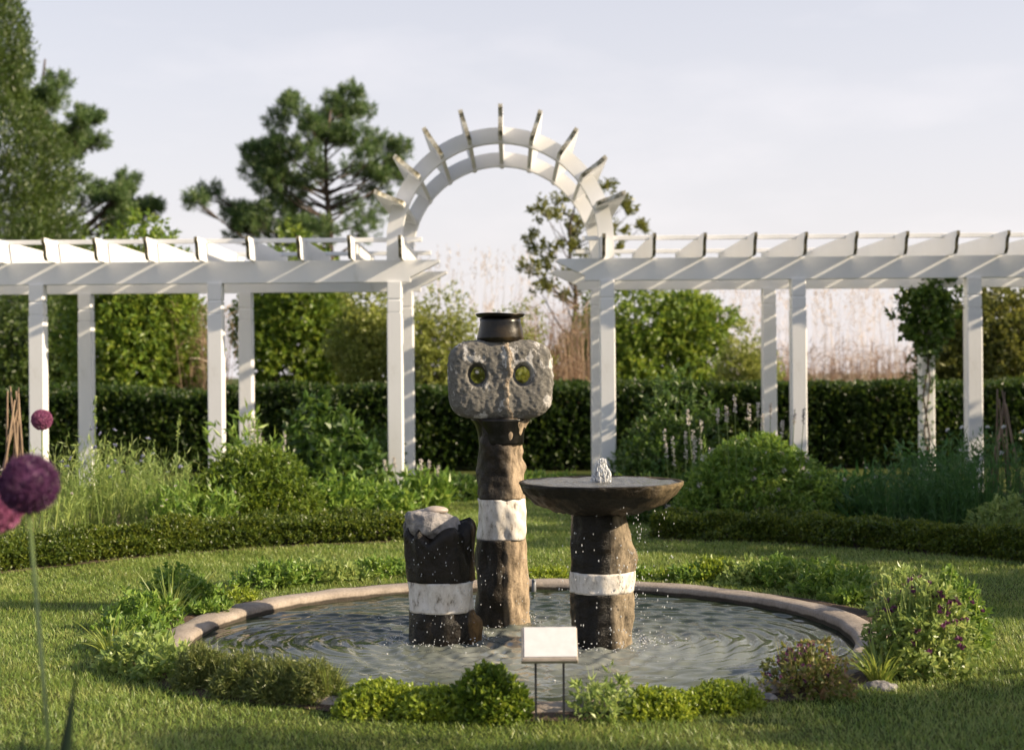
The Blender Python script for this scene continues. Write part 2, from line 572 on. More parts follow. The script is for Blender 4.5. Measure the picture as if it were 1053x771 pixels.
# head: grey rough granite with pale rubbed patches
m, t, b, out = new_mat('granite_head')
n = noise(t, 75, 9, .78, stretch=(.85, 1, 1.25))
r = ramp(t, [(.3, (.07, .066, .058)), (.55, (.20, .19, .17)), (.75, (.36, .34, .31))], n)
n2 = noise(t, 7.5, 8, .66, stretch=(1.0, 1, .7))
r2 = ramp(t, [(.55, (0, 0, 0)), (.60, (1, 1, 1))], n2)
mm = t.nodes.new('ShaderNodeMix'); mm.data_type = 'RGBA'
t.links.new(r2.outputs[0], mm.inputs['Factor'])
t.links.new(r.outputs[0], mm.inputs['A']); mm.inputs['B'].default_value = (.60, .58, .56, 1)
t.links.new(mm.outputs['Result'], b.inputs['Base Color'])
b.inputs['Roughness'].default_value = .75
bump(t, b, noise(t, 85, 9, .8, stretch=(.85, 1, 1.25)), 1.0, .014)
M['granite'] = m
M['crust'] = plain('mineral_crust', [(.3, (.16, .12, .08)), (.7, (.46, .38, .29))], 40, .85, 1.0, .012, 70)
M['rock_grey'] = plain('grey_rock', [(.35, (.13, .125, .13)), (.6, (.26, .245, .24)), (.75, (.40, .36, .34))], 22, .7, 1.0, .012, 45)
M['pebble'] = plain('smooth_pebble', [(.3, (.30, .25, .21)), (.7, (.42, .36, .31))], 15, .5, .2, .004)

# white marble bands with grey pits and rusty runs
m, t, b, out = new_mat('white_marble')
n = noise(t, 24, 8, .7, stretch=(1, 1, .5))
r = ramp(t, [(.34, (.16, .13, .10)), (.45, (.58, .54, .49)), (.7, (.80, .77, .73))], n)
n2 = noise(t, 9, 5, .6, stretch=(1.4, 1.4, .15))
r2 = ramp(t, [(.66, (1, 1, 1)), (.74, (.80, .48, .20))], n2)
mm = t.nodes.new('ShaderNodeMix'); mm.data_type = 'RGBA'; mm.blend_type = 'MULTIPLY'
mm.inputs['Factor'].default_value = .8
t.links.new(r.outputs[0], mm.inputs['A']); t.links.new(r2.outputs[0], mm.inputs['B'])
t.links.new(mm.outputs['Result'], b.inputs['Base Color'])
b.inputs['Roughness'].default_value = .55
bump(t, b, noise(t, 28, 8, .7), .6, .008)
M['marble'] = m

# rim
m, t, b, out = new_mat('rim_concrete')
n = noise(t, 3.0, 9, .65)
r = ramp(t, [(.3, (.17, .14, .115)), (.5, (.33, .28, .235)), (.72, (.44, .38, .325))], n)
n2 = noise(t, 60, 6, .7)
r2 = ramp(t, [(.3, (.62, .60, .58)), (.6, (1, 1, 1))], n2)
mm = t.nodes.new('ShaderNodeMix'); mm.data_type = 'RGBA'; mm.blend_type = 'MULTIPLY'
mm.inputs['Factor'].default_value = .8
t.links.new(r.outputs[0], mm.inputs['A']); t.links.new(r2.outputs[0], mm.inputs['B'])
t.links.new(mm.outputs['Result'], b.inputs['Base Color'])
tcn = t.nodes.new('ShaderNodeTexCoord'); spz = t.nodes.new('ShaderNodeSeparateXYZ')
t.links.new(tcn.outputs['Object'], spz.inputs[0])
zz_ = t.nodes.new('ShaderNodeMath'); zz_.operation = 'MULTIPLY_ADD'
t.links.new(noise(t, 9, 5), zz_.inputs[0]); zz_.inputs[1].default_value = .022
t.links.new(spz.outputs['Z'], zz_.inputs[2])
wet = ramp(t, [(.0, (.16, .15, .13)), (.5, (.16, .15, .13)), (.62, (1, 1, 1))], zz_.outputs[0])     # dark algae line at the water
mr_ = t.nodes.new('ShaderNodeMapRange'); mr_.inputs['From Min'].default_value = -.04; mr_.inputs['From Max'].default_value = .05
t.links.new(zz_.outputs[0], mr_.inputs['Value']); t.links.new(mr_.outputs[0], wet.inputs[0])
m2_ = t.nodes.new('ShaderNodeMix'); m2_.data_type = 'RGBA'; m2_.blend_type = 'MULTIPLY'; m2_.inputs['Factor'].default_value = 1
t.links.new(mm.outputs['Result'], m2_.inputs['A']); t.links.new(wet.outputs[0], m2_.inputs['B'])
t.links.new(m2_.outputs['Result'], b.inputs['Base Color'])
b.inputs['Roughness'].default_value = .85
bump(t, b, noise(t, 45, 8, .7), .7, .01)
M['rim'] = m

# pond water: murky, mirror-like, ripples are in the mesh
m, t, b, out = new_mat('pond_water')
n = noise(t, 2.2, 5)
tcn = t.nodes.new('ShaderNodeTexCoord')
vd = t.nodes.new('ShaderNodeVectorMath'); vd.operation = 'DISTANCE'
t.links.new(tcn.outputs['Object'], vd.inputs[0]); vd.inputs[1].default_value = (.20, 8.3, -.05)
ma = t.nodes.new('ShaderNodeMath'); ma.operation = 'MULTIPLY_ADD'      # air bubbles whiten the water round the fountains
t.links.new(n, ma.inputs[0]); ma.inputs[1].default_value = 1.1
t.links.new(vd.outputs['Value'], ma.inputs[2])
r = ramp(t, [(.42, (.180, .195, .182)), (.75, (.100, .113, .092)), (1.0, (.024, .034, .018))], ma.outputs[0])
for e_ in r.color_ramp.elements: pass
dv = t.nodes.new('ShaderNodeMath'); dv.operation = 'DIVIDE'; dv.inputs[1].default_value = 2.1
t.links.new(ma.outputs[0], dv.inputs[0]); t.links.new(dv.outputs[0], r.inputs[0])
t.links.new(r.outputs[0], b.inputs['Base Color'])
b.inputs['Roughness'].default_value = .03
b.inputs['IOR'].default_value = 1.33
bump(t, b, noise(t, 18, 3, .5), .12, .012)
M['water'] = m
m, t, b, out = new_mat('basin_water')
b.inputs['Base Color'].default_value = (.10, .10, .095, 1)
b.inputs['Roughness'].default_value = .08
b.inputs['IOR'].default_value = 1.33
bump(t, b, noise(t, 30, 5, .6), .5, .015)
M['basin_water'] = m
m, t, b, out = new_mat('white_water')
b.inputs['Base Color'].default_value = (.86, .88, .90, 1)
b.inputs['Roughness'].default_value = .12
b.inputs['IOR'].default_value = 1.33
b.inputs['Transmission Weight'].default_value = .45
M['foam'] = m

m, t, b, out = new_mat('sign_face')
n = noise(t, 30, 5)
r = ramp(t, [(.3, (.63, .61, .61)), (.7, (.70, .685, .69))], n)
t.links.new(r.outputs[0], b.inputs['Base Color'])
b.inputs['Roughness'].default_value = .25
M['sign_face'] = m
M['sign_metal'] = plain('sign_metal', [(.3, (.28, .24, .20)), (.7, (.40, .35, .30))], 20, .45, .1, .002)
M['black_metal'] = plain('black_metal', [(.3, (.012, .013, .016)), (.7, (.03, .03, .035))], 20, .4, .1, .002)
M['pipe'] = plain('pipe_metal', [(.3, (.10, .11, .13)), (.7, (.22, .23, .25))], 20, .4, .1, .002)

# ------------------------------------------------------------------ ground, pond
PC = np.array([0.045, 8.75])            # pond centre
R_OUT, R_IN, WATER_Z = 2.09, 1.89, -0.025
HR0, HR1 = 5.08, 5.52                   # box edging ring

def polar(g, r_list, nseg, zf, cx, cy, m=0, a0=0, a1=2 * math.pi):
    full = abs(a1 - a0 - 2 * math.pi) < 1e-6
    na = nseg if full else nseg + 1
    th = a0 + (a1 - a0) * np.arange(na) / nseg
    r_list = np.asarray(r_list)
    X = cx + r_list[:, None] * np.cos(th)[None]
    Y = cy + r_list[:, None] * np.sin(th)[None]
    Z = zf(X, Y)
    V = np.stack([X, Y, Z], -1).reshape(-1, 3)
    i = np.arange(len(r_list) - 1)[:, None] * na
    j = np.arange(nseg)[None]
    j2 = (j + 1) % na
    Q = np.stack([i + j, i + na + j, i + na + j2, i + j2], -1).reshape(-1, 4)
    g.add(V, Q=Q, m=m)

g = Geo()
polar(g, [2.0, 2.2, 2.8, 3.5, 4.2, 5, 6, 8, 11, 15, 25, 60, 200, 900, 2500], 96, lambda X, Y: 0 * X, *PC)
o = g.build('lawn', M['lawn']); o['kind'] = 'structure'

def strip_r(th):
    return 2.225 + .03 * np.sin(th) + .13 * np.cos(th) ** 2 + .03 * np.sin(7 * th) + .02 * np.sin(13 * th + 1)
g = Geo()       # planting strip round the pond
rr = np.linspace(2.0, 1, 2)
th = np.linspace(0, 2 * math.pi, 129)[:-1]
V = []
for k, fr in enumerate((0, .33, .66, 1)):
    rad = 2.03 + fr * (strip_r(th) - 2.03)
    V.append(np.stack([PC[0] + rad * np.cos(th), PC[1] + rad * np.sin(th), np.full_like(th, 0.006 + 0.02 * math.sin(fr * math.pi))], -1))
V = np.array(V).reshape(-1, 3)
i = np.arange(3)[:, None] * 128; j = np.arange(128)[None]; j2 = (j + 1) % 128
g.add(V, Q=np.stack([i + j, i + 128 + j, i + 128 + j2, i + j2], -1).reshape(-1, 4))
o = g.build('soil_strip', M['soil'], smooth=True); o['kind'] = 'structure'

g = Geo()       # beds behind the edging
polar(g, [HR0 - .10, HR0 + .3, 7, 9.5], 60, lambda X, Y: 0 * X + .008, *PC, a0=R(12), a1=R(77))
polar(g, [HR0 - .10, HR0 + .3, 7, 9.5], 60, lambda X, Y: 0 * X + .008, *PC, a0=R(103), a1=R(172))
o = g.build('soil_bed', M['soil']); o['kind'] = 'structure'

# water with ring ripples round the three fountains
SC1 = at(516.5, 643, 9.32); SC2 = at(619.5, 667, 8.56); SC3 = at(455.5, 662, 8.73)
def water_z(X, Y):
    z = np.zeros_like(X)
    for (c, lam, amp, ph) in ((SC1, .17, .0045, 0), (SC2, .16, .0075, 1), (SC3, .14, .0065, 2), (SC2 + Vector((.35, .1, 0)), .10, .0045, 4), (SC3 + Vector((-.3, -.12, 0)), .085, .003, 3)):
        d = np.hypot(X - c.x, Y - c.y)
        wob = 0.035 * np.sin(3 * np.arctan2(Y - c.y, X - c.x) + ph) + .03 * lump(np.stack([X, Y, 0 * X], -1), 4.5, 31)
        z += amp * np.sin(2 * np.pi * (d + wob) / lam + ph) * np.exp(-d / 1.9) * np.clip((d - .1) * 6, 0, 1)
    P = np.stack([X, Y, 0 * X], -1)
    z += .0016 * lump(P * [1, 1.5, 1], 19, 32, 11) + .0030 * lump(P * [1, 1.4, 1], 8, 33, 9)
    near = np.zeros_like(X)
    for c in (SC1, SC2, SC3):
        near += np.exp(-((np.hypot(X - c.x, Y - c.y) - .22) / .16) ** 2)
    z += near * .005 * lump(P, 55, 34)
    return WATER_Z + z
g = Geo()
polar(g, np.linspace(0.01, 1.972, 195), 560, water_z, *PC)
o = g.build('pond_water', M['water'], smooth=True); o['kind'] = 'structure'

# coping of the pond
g = Geo()
prof = [(1.91, -.22), (1.902, -.03), (1.900, -.005), (1.900, .018), (1.912, .034), (1.94, .043), (2.00, .047), (2.06, .042), (2.088, .026), (2.095, .0), (2.095, -.12)]
th = np.linspace(0, 2 * math.pi, 241)[:-1]
rings = []
for r_, z_ in prof:
    r_ = r_ + .045
    P0 = np.stack([r_ * np.cos(th), r_ * np.sin(th), np.full_like(th, z_)], -1)
    dr = .008 * lump(P0, 5, 41) + .004 * lump(P0, 19, 42)
    dz = .006 * lump(P0, 4, 43) + .003 * lump(P0, 23, 44)
    rings.append(np.stack([(r_ + dr) * np.cos(th), (r_ + dr) * np.sin(th), z_ + dz], -1))
add_loft(g, rings, cap=False)
o = g.build('pond_rim', M['rim'], smooth=True, loc=(PC[0], PC[1], 0))
tag(o, 'low round rim of pinkish weathered concrete edging the fountain pond', 'pond rim')

# ------------------------------------------------------------------ pergolas and arch
YF, YB = 19.0, 21.15                       # front and back post rows
BZ0, BZ1 = 2.765, 3.05
RZ1 = 3.325
def X_at(px, d, py=300):
    return at(px, py, d).x

def rafter_profile(y0, y1, z0, z1):
    """side outline (y,z): plumb-cut concave tails, longest at the top"""
    h = z1 - z0
    f = [(y0, z1), (y0 - .0, z1 - .05), (y0 + .05, z1 - .085), (y0 + .075, z1 - .15), (y0 + .085, z0 + .06), (y0 + .12, z0 + .02), (y0 + .15, z0)]
    bk = [(y1 - .15, z0), (y1 - .12, z0 + .02), (y1 - .085, z0 + .06), (y1 - .075, z1 - .15), (y1 - .05, z1 - .085), (y1, z1 - .05), (y1, z1)]
    return f + bk

def rafter_geo(y0, y1, z0, z1, th=.042):
    g = Geo()
    pr = rafter_profile(y0, y1, z0, z1)
    n = len(pr)
    add_prism(g, pr, -th / 2, th / 2, 'x', 0)
    q = g.QM[-1]
    q[:6] = 1                 # the end grain of the tail
    q[n - 7:n - 1] = 1
    return g

def post_geo(h):
    g = Geo()
    def ring(hw, z, c=.012):
        return [(-hw + c, -hw, z), (hw - c, -hw, z), (hw, -hw + c, z), (hw, hw - c, z), (hw - c, hw, z), (-hw + c, hw, z), (-hw, hw - c, z), (-hw, -hw + c, z)]
    a = .098; s = .094; gv = .084
    rings = [ring(a, -.1), ring(a, .35), ring(a, .6), ring(a, 1.2), ring(a, 1.8), ring(a, h - .41), ring(a, h - .40)]
    for z in (h - .395, h - .225):
        rings += [ring(gv, z), ring(gv, z + .012), ring(s, z + .014), ring(s, z + .155)]
    rings += [ring(s, h)]
    add_loft(g, rings)
    return g

def beam_geo(x0, x1, z0, z1, th, cut0, cut1):
    """x0/x1: beam ends; cut: chamfered lower corner (length) at either end"""
    h = z1 - z0
    pr = []
    if cut0: pr += [(x0, z1), (x0, z1 - h * .12), (x0 + cut0, z0 + h * .22), (x0 + cut0, z0)]
    else: pr += [(x0, z1), (x0, z0)]
    if cut1: pr += [(x1 - cut1, z0), (x1 - cut1, z0 + h * .22), (x1, z1 - h * .12), (x1, z1)]
    else: pr += [(x1, z0), (x1, z1)]
    g = Geo()
    add_prism(g, pr, -th / 2, th / 2, 'y')
    return g

post_me = post_geo(BZ0 - .002).mesh('post', [M['white']])
raft_me = rafter_geo(YF - .55 - 20, YB + .55 - 20, BZ1 - .005, RZ1).mesh('rafter', [M['white'], M['endgrain']])

def pergola(label, posts, rafters, x0, x1, cut0, cut1):
    root = thing('pergola', label, 'pergola', ((x0 + x1) / 2, 20, 0), group='white pergolas flanking the arch')
    cx = (x0 + x1) / 2
    def part(name, me, loc):
        o = bpy.data.objects.new(name, me); C.objects.link(o); o.parent = root
        o.location = (loc[0] - cx, loc[1] - 20, loc[2]); return o
    for x in posts:
        part('post', post_me, (x, YF, 0))
        part('post', post_me, (x, YB, 0))
    for y, dx in ((YF, 0), (YB, 0)):
        me = beam_geo(x0 - cx, x1 - cx, BZ0, BZ1, .13, cut0, cut1).mesh('beam', [M['white']])
        part('beam', me, (cx, y, 0))
    for k, x in enumerate(rafters):
        part('rafter', raft_me, (x, 20, 0.002 * (k % 2)))
    for y in (YF + .02, YB - .02):
        g = Geo(); add_box(g, min(rafters) - cx - .25, max(rafters) - cx + .25, -.03, .03, RZ1 - .035, RZ1 + .022, bev=.004)
        part('lath', g.mesh('lath', [M['white']]), (cx, y, 0))
    return root

lx = [X_at(39, YF), X_at(222, YF), X_at(406, YF)]
lx = [lx[0] - 2.32] + lx
rx = [X_at(624, YF), X_at(820, YF), X_at(1000, YF)]
rx = rx + [rx[-1] + 2.35]
lr = [X_at(45 + 52.3 * k, YF - .5, 245) for k in range(-5, 8)]
rr_ = [X_at(621 + 51.9 * k, YF - .5, 242) for k in range(0, 13)]
pergola('white timber pergola left of the round arch, over the sunny flower bed', lx, lr, lx[0] - .5, X_at(452, YF, 270) , 0, .38)
pergola('white timber pergola right of the round arch, a vine climbing one post', rx, rr_, X_at(571, YF, 270), rx[-1] + .5, .38, 0)

AC = at(514.5, 247, YF)                     # arch centre
AX, AZ = AC.x, AC.z
A_OUT, A_IN = 1.475, 1.275
arch = thing('garden_arch', 'white round wooden arch with radiating slats joining the two pergolas', 'arch', (AX, 20, AZ))
for y in (YF + .01, YB - .01):
    g = Geo()
    na = 64
    rings = []
    pts = []
    legs = BZ1 - AZ
    for k in range(na + 1):
        a = math.pi * k / na
        pts.append((math.cos(a), math.sin(a)))
    outer = [(A_OUT, legs)] + [(A_OUT * c, A_OUT * s) for c, s in pts] + [(-A_OUT, legs)]
    inner = [(A_IN, legs)] + [(A_IN * c, A_IN * s) for c, s in pts] + [(-A_IN, legs)]
    th_ = .055
    V = []
    for (ox, oz), (ix, iz) in zip(outer, inner):
        V += [(ox, -th_, oz), (ox, th_, oz), (ix, th_, iz), (ix, -th_, iz)]
    n = len(outer)
    Q = []
    for k in range(n - 1):
        for j in range(4):
            Q.append((k * 4 + j, k * 4 + (j + 1) % 4, k * 4 + 4 + (j + 1) % 4, k * 4 + 4 + j))
    Q += [(0, 3, 2, 1), (4 * n - 4, 4 * n - 3, 4 * n - 2, 4 * n - 1)]
    g.add(V, Q=Q)
    g.build('arch_rib', M['white'], arch, loc=(0, y - 20, 0))
g = rafter_geo(YF - .55 - 20, YB + .55 - 20, A_IN + .03, A_OUT + .215, .056)
sl_me = g.mesh('arch_slat', [M['white'], M['endgrain_pale']])
for k in range(9):
    a = R(90 - (17.5 * (k - 4)) - .6)
    o = bpy.data.objects.new('arch_slat', sl_me); C.objects.link(o); o.parent = arch
    o.rotation_euler = (0, math.pi / 2 - a, 0)

# ------------------------------------------------------------------ fountain stones
def interp_profile(prof, dz):
    zs = np.array([p[0] for p in prof]); P = np.array(prof)
    zz = np.linspace(zs[0], zs[-1], max(2, int((zs[-1] - zs[0]) / dz) + 1))
    return np.stack([np.interp(zz, zs, P[:, k]) for k in range(P.shape[1])], 1)

def rock_column(prof, n=72, dz=.012, facets=8, fac=.04, amp=.010, freq=22, seed=0, groove=0.0, ngro=0, fine=.004, bulge=None, jag=0.0):
    """prof rows: z, rx, ry, cx, cy"""
    g = Geo()
    P = interp_profile(prof, dz)
    th = np.linspace(0, 2 * math.pi, n + 1)[:-1]
    rings = []
    for z, rx_, ry_, cx, cy in P:
        f = 1 + fac * (np.abs(np.cos(facets * th / 2 + seed)) - .6) + .02 * np.sin(2 * th + seed + z * 3)
        if ngro:
            f = f - groove * np.abs(np.sin(ngro * (th + .32 * np.sin(2 * th + .5) + .2 * np.sin(3 * th)) / 2 + seed)) ** 0.6 * np.clip((z - P[0, 0]) / (P[-1, 0] - P[0, 0]), 0.15, 1) + groove * .5
        X = cx + rx_ * f * np.cos(th); Y = cy + ry_ * f * np.sin(th)
        Pt = np.stack([X, Y, np.full_like(X, z)], -1)
        d = amp * lump(Pt, freq, seed + 50) + fine * lump(Pt, freq * 3.3, seed + 51)
        if bulge:
            for (bth, bz, bw, bh, ba) in bulge:
                dth = np.angle(np.exp(1j * (th - bth)))
                d = d + ba * np.exp(-(dth / bw) ** 2 - ((z - bz) / bh) ** 2) * (1 + .5 * lump(Pt, 60, seed + 52))
        Pt[:, 0] += d * np.cos(th); Pt[:, 1] += d * np.sin(th)
        if jag:
            t_ = np.clip((z - P[0, 0]) / (P[-1, 0] - P[0, 0]), 0, 1)
            wv = np.cos((ngro * (th + .32 * np.sin(2 * th + .5) + .2 * np.sin(3 * th))) / 2 + seed) ** 2
            Pt[:, 2] += jag * t_ ** 2 * (wv * (.45 + .55 * np.abs(np.sin(1.5 * th + .9))) - .55 + .4 * np.cos(2 * th + .3))
        rings.append(Pt)
    add_loft(g, rings)
    return g

# --- tall totem with the pierced head
tot = thing('totem_fountain', 'tallest fountain stone with a two-holed grey head on a banded column', 'fountain', (SC1.x, SC1.y, 0))
s1 = 9.32 / F
def z1(py): return H - (U(516, py)[1] - 384) * s1
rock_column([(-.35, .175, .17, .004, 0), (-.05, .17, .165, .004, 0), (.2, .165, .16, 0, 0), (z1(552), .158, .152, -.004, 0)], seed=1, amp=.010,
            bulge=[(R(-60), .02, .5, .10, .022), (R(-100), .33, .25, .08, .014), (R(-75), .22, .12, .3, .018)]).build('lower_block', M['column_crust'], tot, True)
rock_column([(z1(552), .152, .148, -.002, 0), (z1(510.5), .150, .146, -.002, 0)], seed=2, amp=.009, facets=10, fine=.004).build('white_band', M['marble'], tot, True)
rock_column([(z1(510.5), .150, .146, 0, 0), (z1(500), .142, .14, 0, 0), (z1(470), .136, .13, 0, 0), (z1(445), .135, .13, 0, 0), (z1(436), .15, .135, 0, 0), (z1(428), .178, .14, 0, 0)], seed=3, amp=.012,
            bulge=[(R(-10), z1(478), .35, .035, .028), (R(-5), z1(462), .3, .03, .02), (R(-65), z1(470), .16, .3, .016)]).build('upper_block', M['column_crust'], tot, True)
rock_column([(z1(455), .139, .136, 0, 0), (z1(444), .144, .140, 0, 0), (z1(436), .158, .145, 0, 0), (z1(429), .186, .150, 0, 0)], seed=4, amp=.003, fine=.001, facets=10).build('neck_band', M['neck_black'], tot, True)

# head: voxel-like superellipse pierced by two flared holes
def head_mesh():
    import bmesh
    cz = (z1(348) + z1(429)) / 2
    hx, hz, hy = 53.3 * s1, (z1(348) - z1(429)) / 2, .15
    bm = bmesh.new()
    bmesh.ops.create_cube(bm, size=2)
    bmesh.ops.subdivide_edges(bm, edges=bm.edges[:], cuts=14, use_grid_fill=True)
    for v in bm.verts:
        x, y, z = v.co
        # map the cube to a rounded slab
        ex, ey = 4.2, 5.0
        l = (abs(x) ** ex + abs(z) ** ex) ** (1 / ex) or 1
        m_ = max(abs(x), abs(z)) or 1
        k = m_ / l
        px, pz = x * k, z * k
        edge = m_
        v.co = (px * hx * (1 - .07 * abs(y) ** 8), y * hy * (1 - .16 * edge ** 10), pz * hz * (1 - .08 * abs(y) ** 8))
    me = bpy.data.meshes.new('head_tmp'); bm.to_mesh(me); bm.free()
    ob = bpy.data.objects.new('head_tmp', me); C.objects.link(ob)
    cut = []
    for (px, dx) in ((491, 0), (537, 0)):
        bm = bmesh.new()
        rings = []
        X = (px - 514.2) * s1
        Zc = z1(384) - cz
        for y, r_ in ((-.30, .105), (-.15, .072), (-.10, .058), (-.05, .052), (.05, .052), (.15, .064), (.3, .10)):
            rings.append([bm.verts.new((X + dx + r_ * math.cos(a) * .95, y, Zc + r_ * 1.06 * math.sin(a))) for a in np.linspace(0, 2 * math.pi, 29)[:-1]])
        for a_, b_ in zip(rings[:-1], rings[1:]):
            for i in range(28):
                bm.faces.new((a_[i], a_[(i + 1) % 28], b_[(i + 1) % 28], b_[i]))
        bm.faces.new(rings[0][::-1]); bm.faces.new(rings[-1])
        bmesh.ops.recalc_face_normals(bm, faces=bm.faces[:])
        mc = bpy.data.meshes.new('cut_tmp'); bm.to_mesh(mc); bm.free()
        oc = bpy.data.objects.new('cut_tmp', mc); C.objects.link(oc); cut.append(oc)
        md = ob.modifiers.new('b', 'BOOLEAN'); md.operation = 'DIFFERENCE'; md.object = oc; md.solver = 'EXACT'
    rm = ob.modifiers.new('r', 'REMESH'); rm.mode = 'VOXEL'; rm.voxel_size = .0075
    dg = bpy.context.evaluated_depsgraph_get(); dg.update()
    ev = ob.evaluated_get(dg).to_mesh()
    n = len(ev.vertices)
    V = np.empty(n * 3, np.float32); ev.vertices.foreach_get('co', V); V = V.reshape(-1, 3).astype(float)
    N = np.empty(n * 3, np.float32); ev.vertices.foreach_get('normal', N); N = N.reshape(-1, 3).astype(float)
    Q = np.array([p.vertices[:] for p in ev.polygons if len(p.vertices) == 4])
    ob.evaluated_get(dg).to_mesh_clear()
    for oc in cut + [ob]:
        bpy.data.objects.remove(oc)
    rough = .0022 * lump(V * [.85, 1, 1.2], 90, 61, 14) + .0026 * lump(V * [.85, 1, 1.2], 190, 62, 14) + .0015 * lump(V, 22, 63)
    # rough mineral run down the front, right of the middle, and on the right edge
    xv = .050 + .012 * np.sin(V[:, 2] * 17) + .006 * np.sin(V[:, 2] * 50)
    vein = np.exp(-((V[:, 0] - xv) / .018) ** 2) * (N[:, 1] < -.3)
    edge = np.clip((V[:, 0] - .27) / .05, 0, 1)
    rough += vein * (.011 + .007 * lump(V, 130, 64, 12)) + edge * .006 * lump(V, 110, 65, 12)
    V += N * rough[:, None]
    g = Geo()
    crust = (vein + 0 * edge)[Q].mean(1) > .45
    g.add(V, Q=Q)
    g.QM[-1][crust] = 1
    return g, cz
g, cz = head_mesh()
hd = g.build('head', [M['granite'], M['crust']], tot, True, loc=((514.4 - 514.5) * s1, 0, cz))

g = Geo()       # collar above the head
rings = []
th = np.linspace(0, 2 * math.pi, 49)[:-1]
for z, r_ in ((z1(350), .150), (z1(345), .148), (z1(338), .140), (z1(330), .130), (z1(326), .132)):
    P0 = np.stack([r_ * np.cos(th), r_ * np.sin(th), np.full_like(th, z)], -1)
    P0 += unit(P0 * [1, 1, 0]) * (.003 * lump(P0, 40, 71))[:, None]
    rings.append(P0)
add_loft(g, rings)
g.build('collar', M['dark_bronze'], tot, True, loc=((514.9 - 514.5) * s1, 0, 0))
g = Geo()       # thin dish on the collar
rings = []
for z, r_ in ((z1(326.5), .10), (z1(324.5), .146), (z1(322.4), .157), (z1(321.4), .156), (z1(322.4), .145), (z1(323.0), .05)):
    P0 = np.stack([r_ * np.cos(th), r_ * np.sin(th), np.full_like(th, z)], -1)
    P0[:, 2] += .0025 * lump(P0, 18, 72)
    rings.append(P0)
add_loft(g, rings)
g.build('top_dish', M['dark_bronze'], tot, True, loc=((514.9 - 514.5) * s1, 0, 0))

# --- bowl fountain
bf = thing('bowl_fountain', 'fountain with a broad shallow stone bowl on a banded pillar', 'fountain', (SC2.x, SC2.y, 0))
s2 = 8.56 / F
def z2(py): return H - (U(619, py)[1] - 384) * s2
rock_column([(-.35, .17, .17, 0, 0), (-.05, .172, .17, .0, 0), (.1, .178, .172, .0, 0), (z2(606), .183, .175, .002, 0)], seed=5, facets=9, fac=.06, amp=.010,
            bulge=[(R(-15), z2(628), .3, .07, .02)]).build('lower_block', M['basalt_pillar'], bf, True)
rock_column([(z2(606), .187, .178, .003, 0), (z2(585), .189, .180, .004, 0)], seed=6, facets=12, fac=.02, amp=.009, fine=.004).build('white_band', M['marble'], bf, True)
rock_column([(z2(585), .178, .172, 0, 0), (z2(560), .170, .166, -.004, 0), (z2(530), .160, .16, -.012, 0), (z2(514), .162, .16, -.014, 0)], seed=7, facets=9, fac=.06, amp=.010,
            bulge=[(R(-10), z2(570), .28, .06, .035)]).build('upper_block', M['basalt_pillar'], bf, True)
g = Geo()
th = np.linspace(0, 2 * math.pi, 121)[:-1]
rim_z = z2(493.5)
prof = [(.10, z2(528)), (.20, z2(525.5)), (.285, z2(522)), (.38, z2(515)), (.448, z2(504.5)), (.476, rim_z - .024), (.482, rim_z), (.466, rim_z + .003), (.452, rim_z - .006), (.44, rim_z - .03), (.2, rim_z - .05)]
rings = []
for k, (r_, z_) in enumerate(prof):
    P0 = np.stack([r_ * np.cos(th), r_ * np.sin(th), np.full_like(th, z_)], -1)
    a = (.010 if 1 < k < 5 else .004)
    d = a * lump(P0, 22, 81) + a * .6 * lump(P0, 70, 82)
    P0 += unit(P0 * [1, 1, 0]) * d[:, None]
    P0[:, 2] += (a * .5) * lump(P0, 30, 83) * (0.4 if k > 4 else 1)
    rings.append(P0)
# denser skirt so the rough underside shows
dense = []
for a_, b_ in zip(rings[:-1], rings[1:]):
    for f in np.linspace(0, 1, 7)[:-1]:
        dense.append(a_ * (1 - f) + b_ * f)
dense.append(rings[-1])
dense = [d + unit(d * [1, 1, .6]) * (.009 * lump(d, 85, 84, 12) * (1 if i < 34 else .1))[:, None] for i, d in enumerate(dense)]
add_loft(g, dense)
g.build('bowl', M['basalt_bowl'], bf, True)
g = Geo()
def bowl_z(X, Y):
    d = np.hypot(X, Y)
    return rim_z - .004 + .005 * np.sin(d * 95) * np.exp(-d * 3) + .004 * lump(np.stack([X, Y, 0 * X], -1), 45, 85, 12)
polar(g, np.linspace(.005, .462, 40), 96, bowl_z, 0, 0)
g.build('basin_water', M['basin_water'], bf, True)

# --- stump fountain
sf = thing('stump_fountain', 'shortest fountain stone, a fluted dark stump with white band and grey rock on top', 'fountain', (SC3.x, SC3.y, 0))
s3 = 8.73 / F
def z3(py): return H - (U(455, py)[1] - 384) * s3
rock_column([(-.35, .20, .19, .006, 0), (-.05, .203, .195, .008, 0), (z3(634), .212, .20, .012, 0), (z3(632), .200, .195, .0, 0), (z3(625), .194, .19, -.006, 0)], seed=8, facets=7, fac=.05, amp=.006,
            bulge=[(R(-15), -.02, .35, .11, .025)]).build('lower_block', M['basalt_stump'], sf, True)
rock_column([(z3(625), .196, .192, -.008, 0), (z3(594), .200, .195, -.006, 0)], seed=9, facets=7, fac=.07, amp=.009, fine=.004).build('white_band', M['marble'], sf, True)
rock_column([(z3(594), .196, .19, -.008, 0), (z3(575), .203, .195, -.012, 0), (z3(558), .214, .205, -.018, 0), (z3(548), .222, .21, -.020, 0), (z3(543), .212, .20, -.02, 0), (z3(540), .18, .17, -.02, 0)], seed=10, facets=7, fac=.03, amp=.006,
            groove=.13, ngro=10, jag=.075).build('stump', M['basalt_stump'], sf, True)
g = Geo()
v, f = ico(5)
P0 = v * np.array([.175, .165, .125])
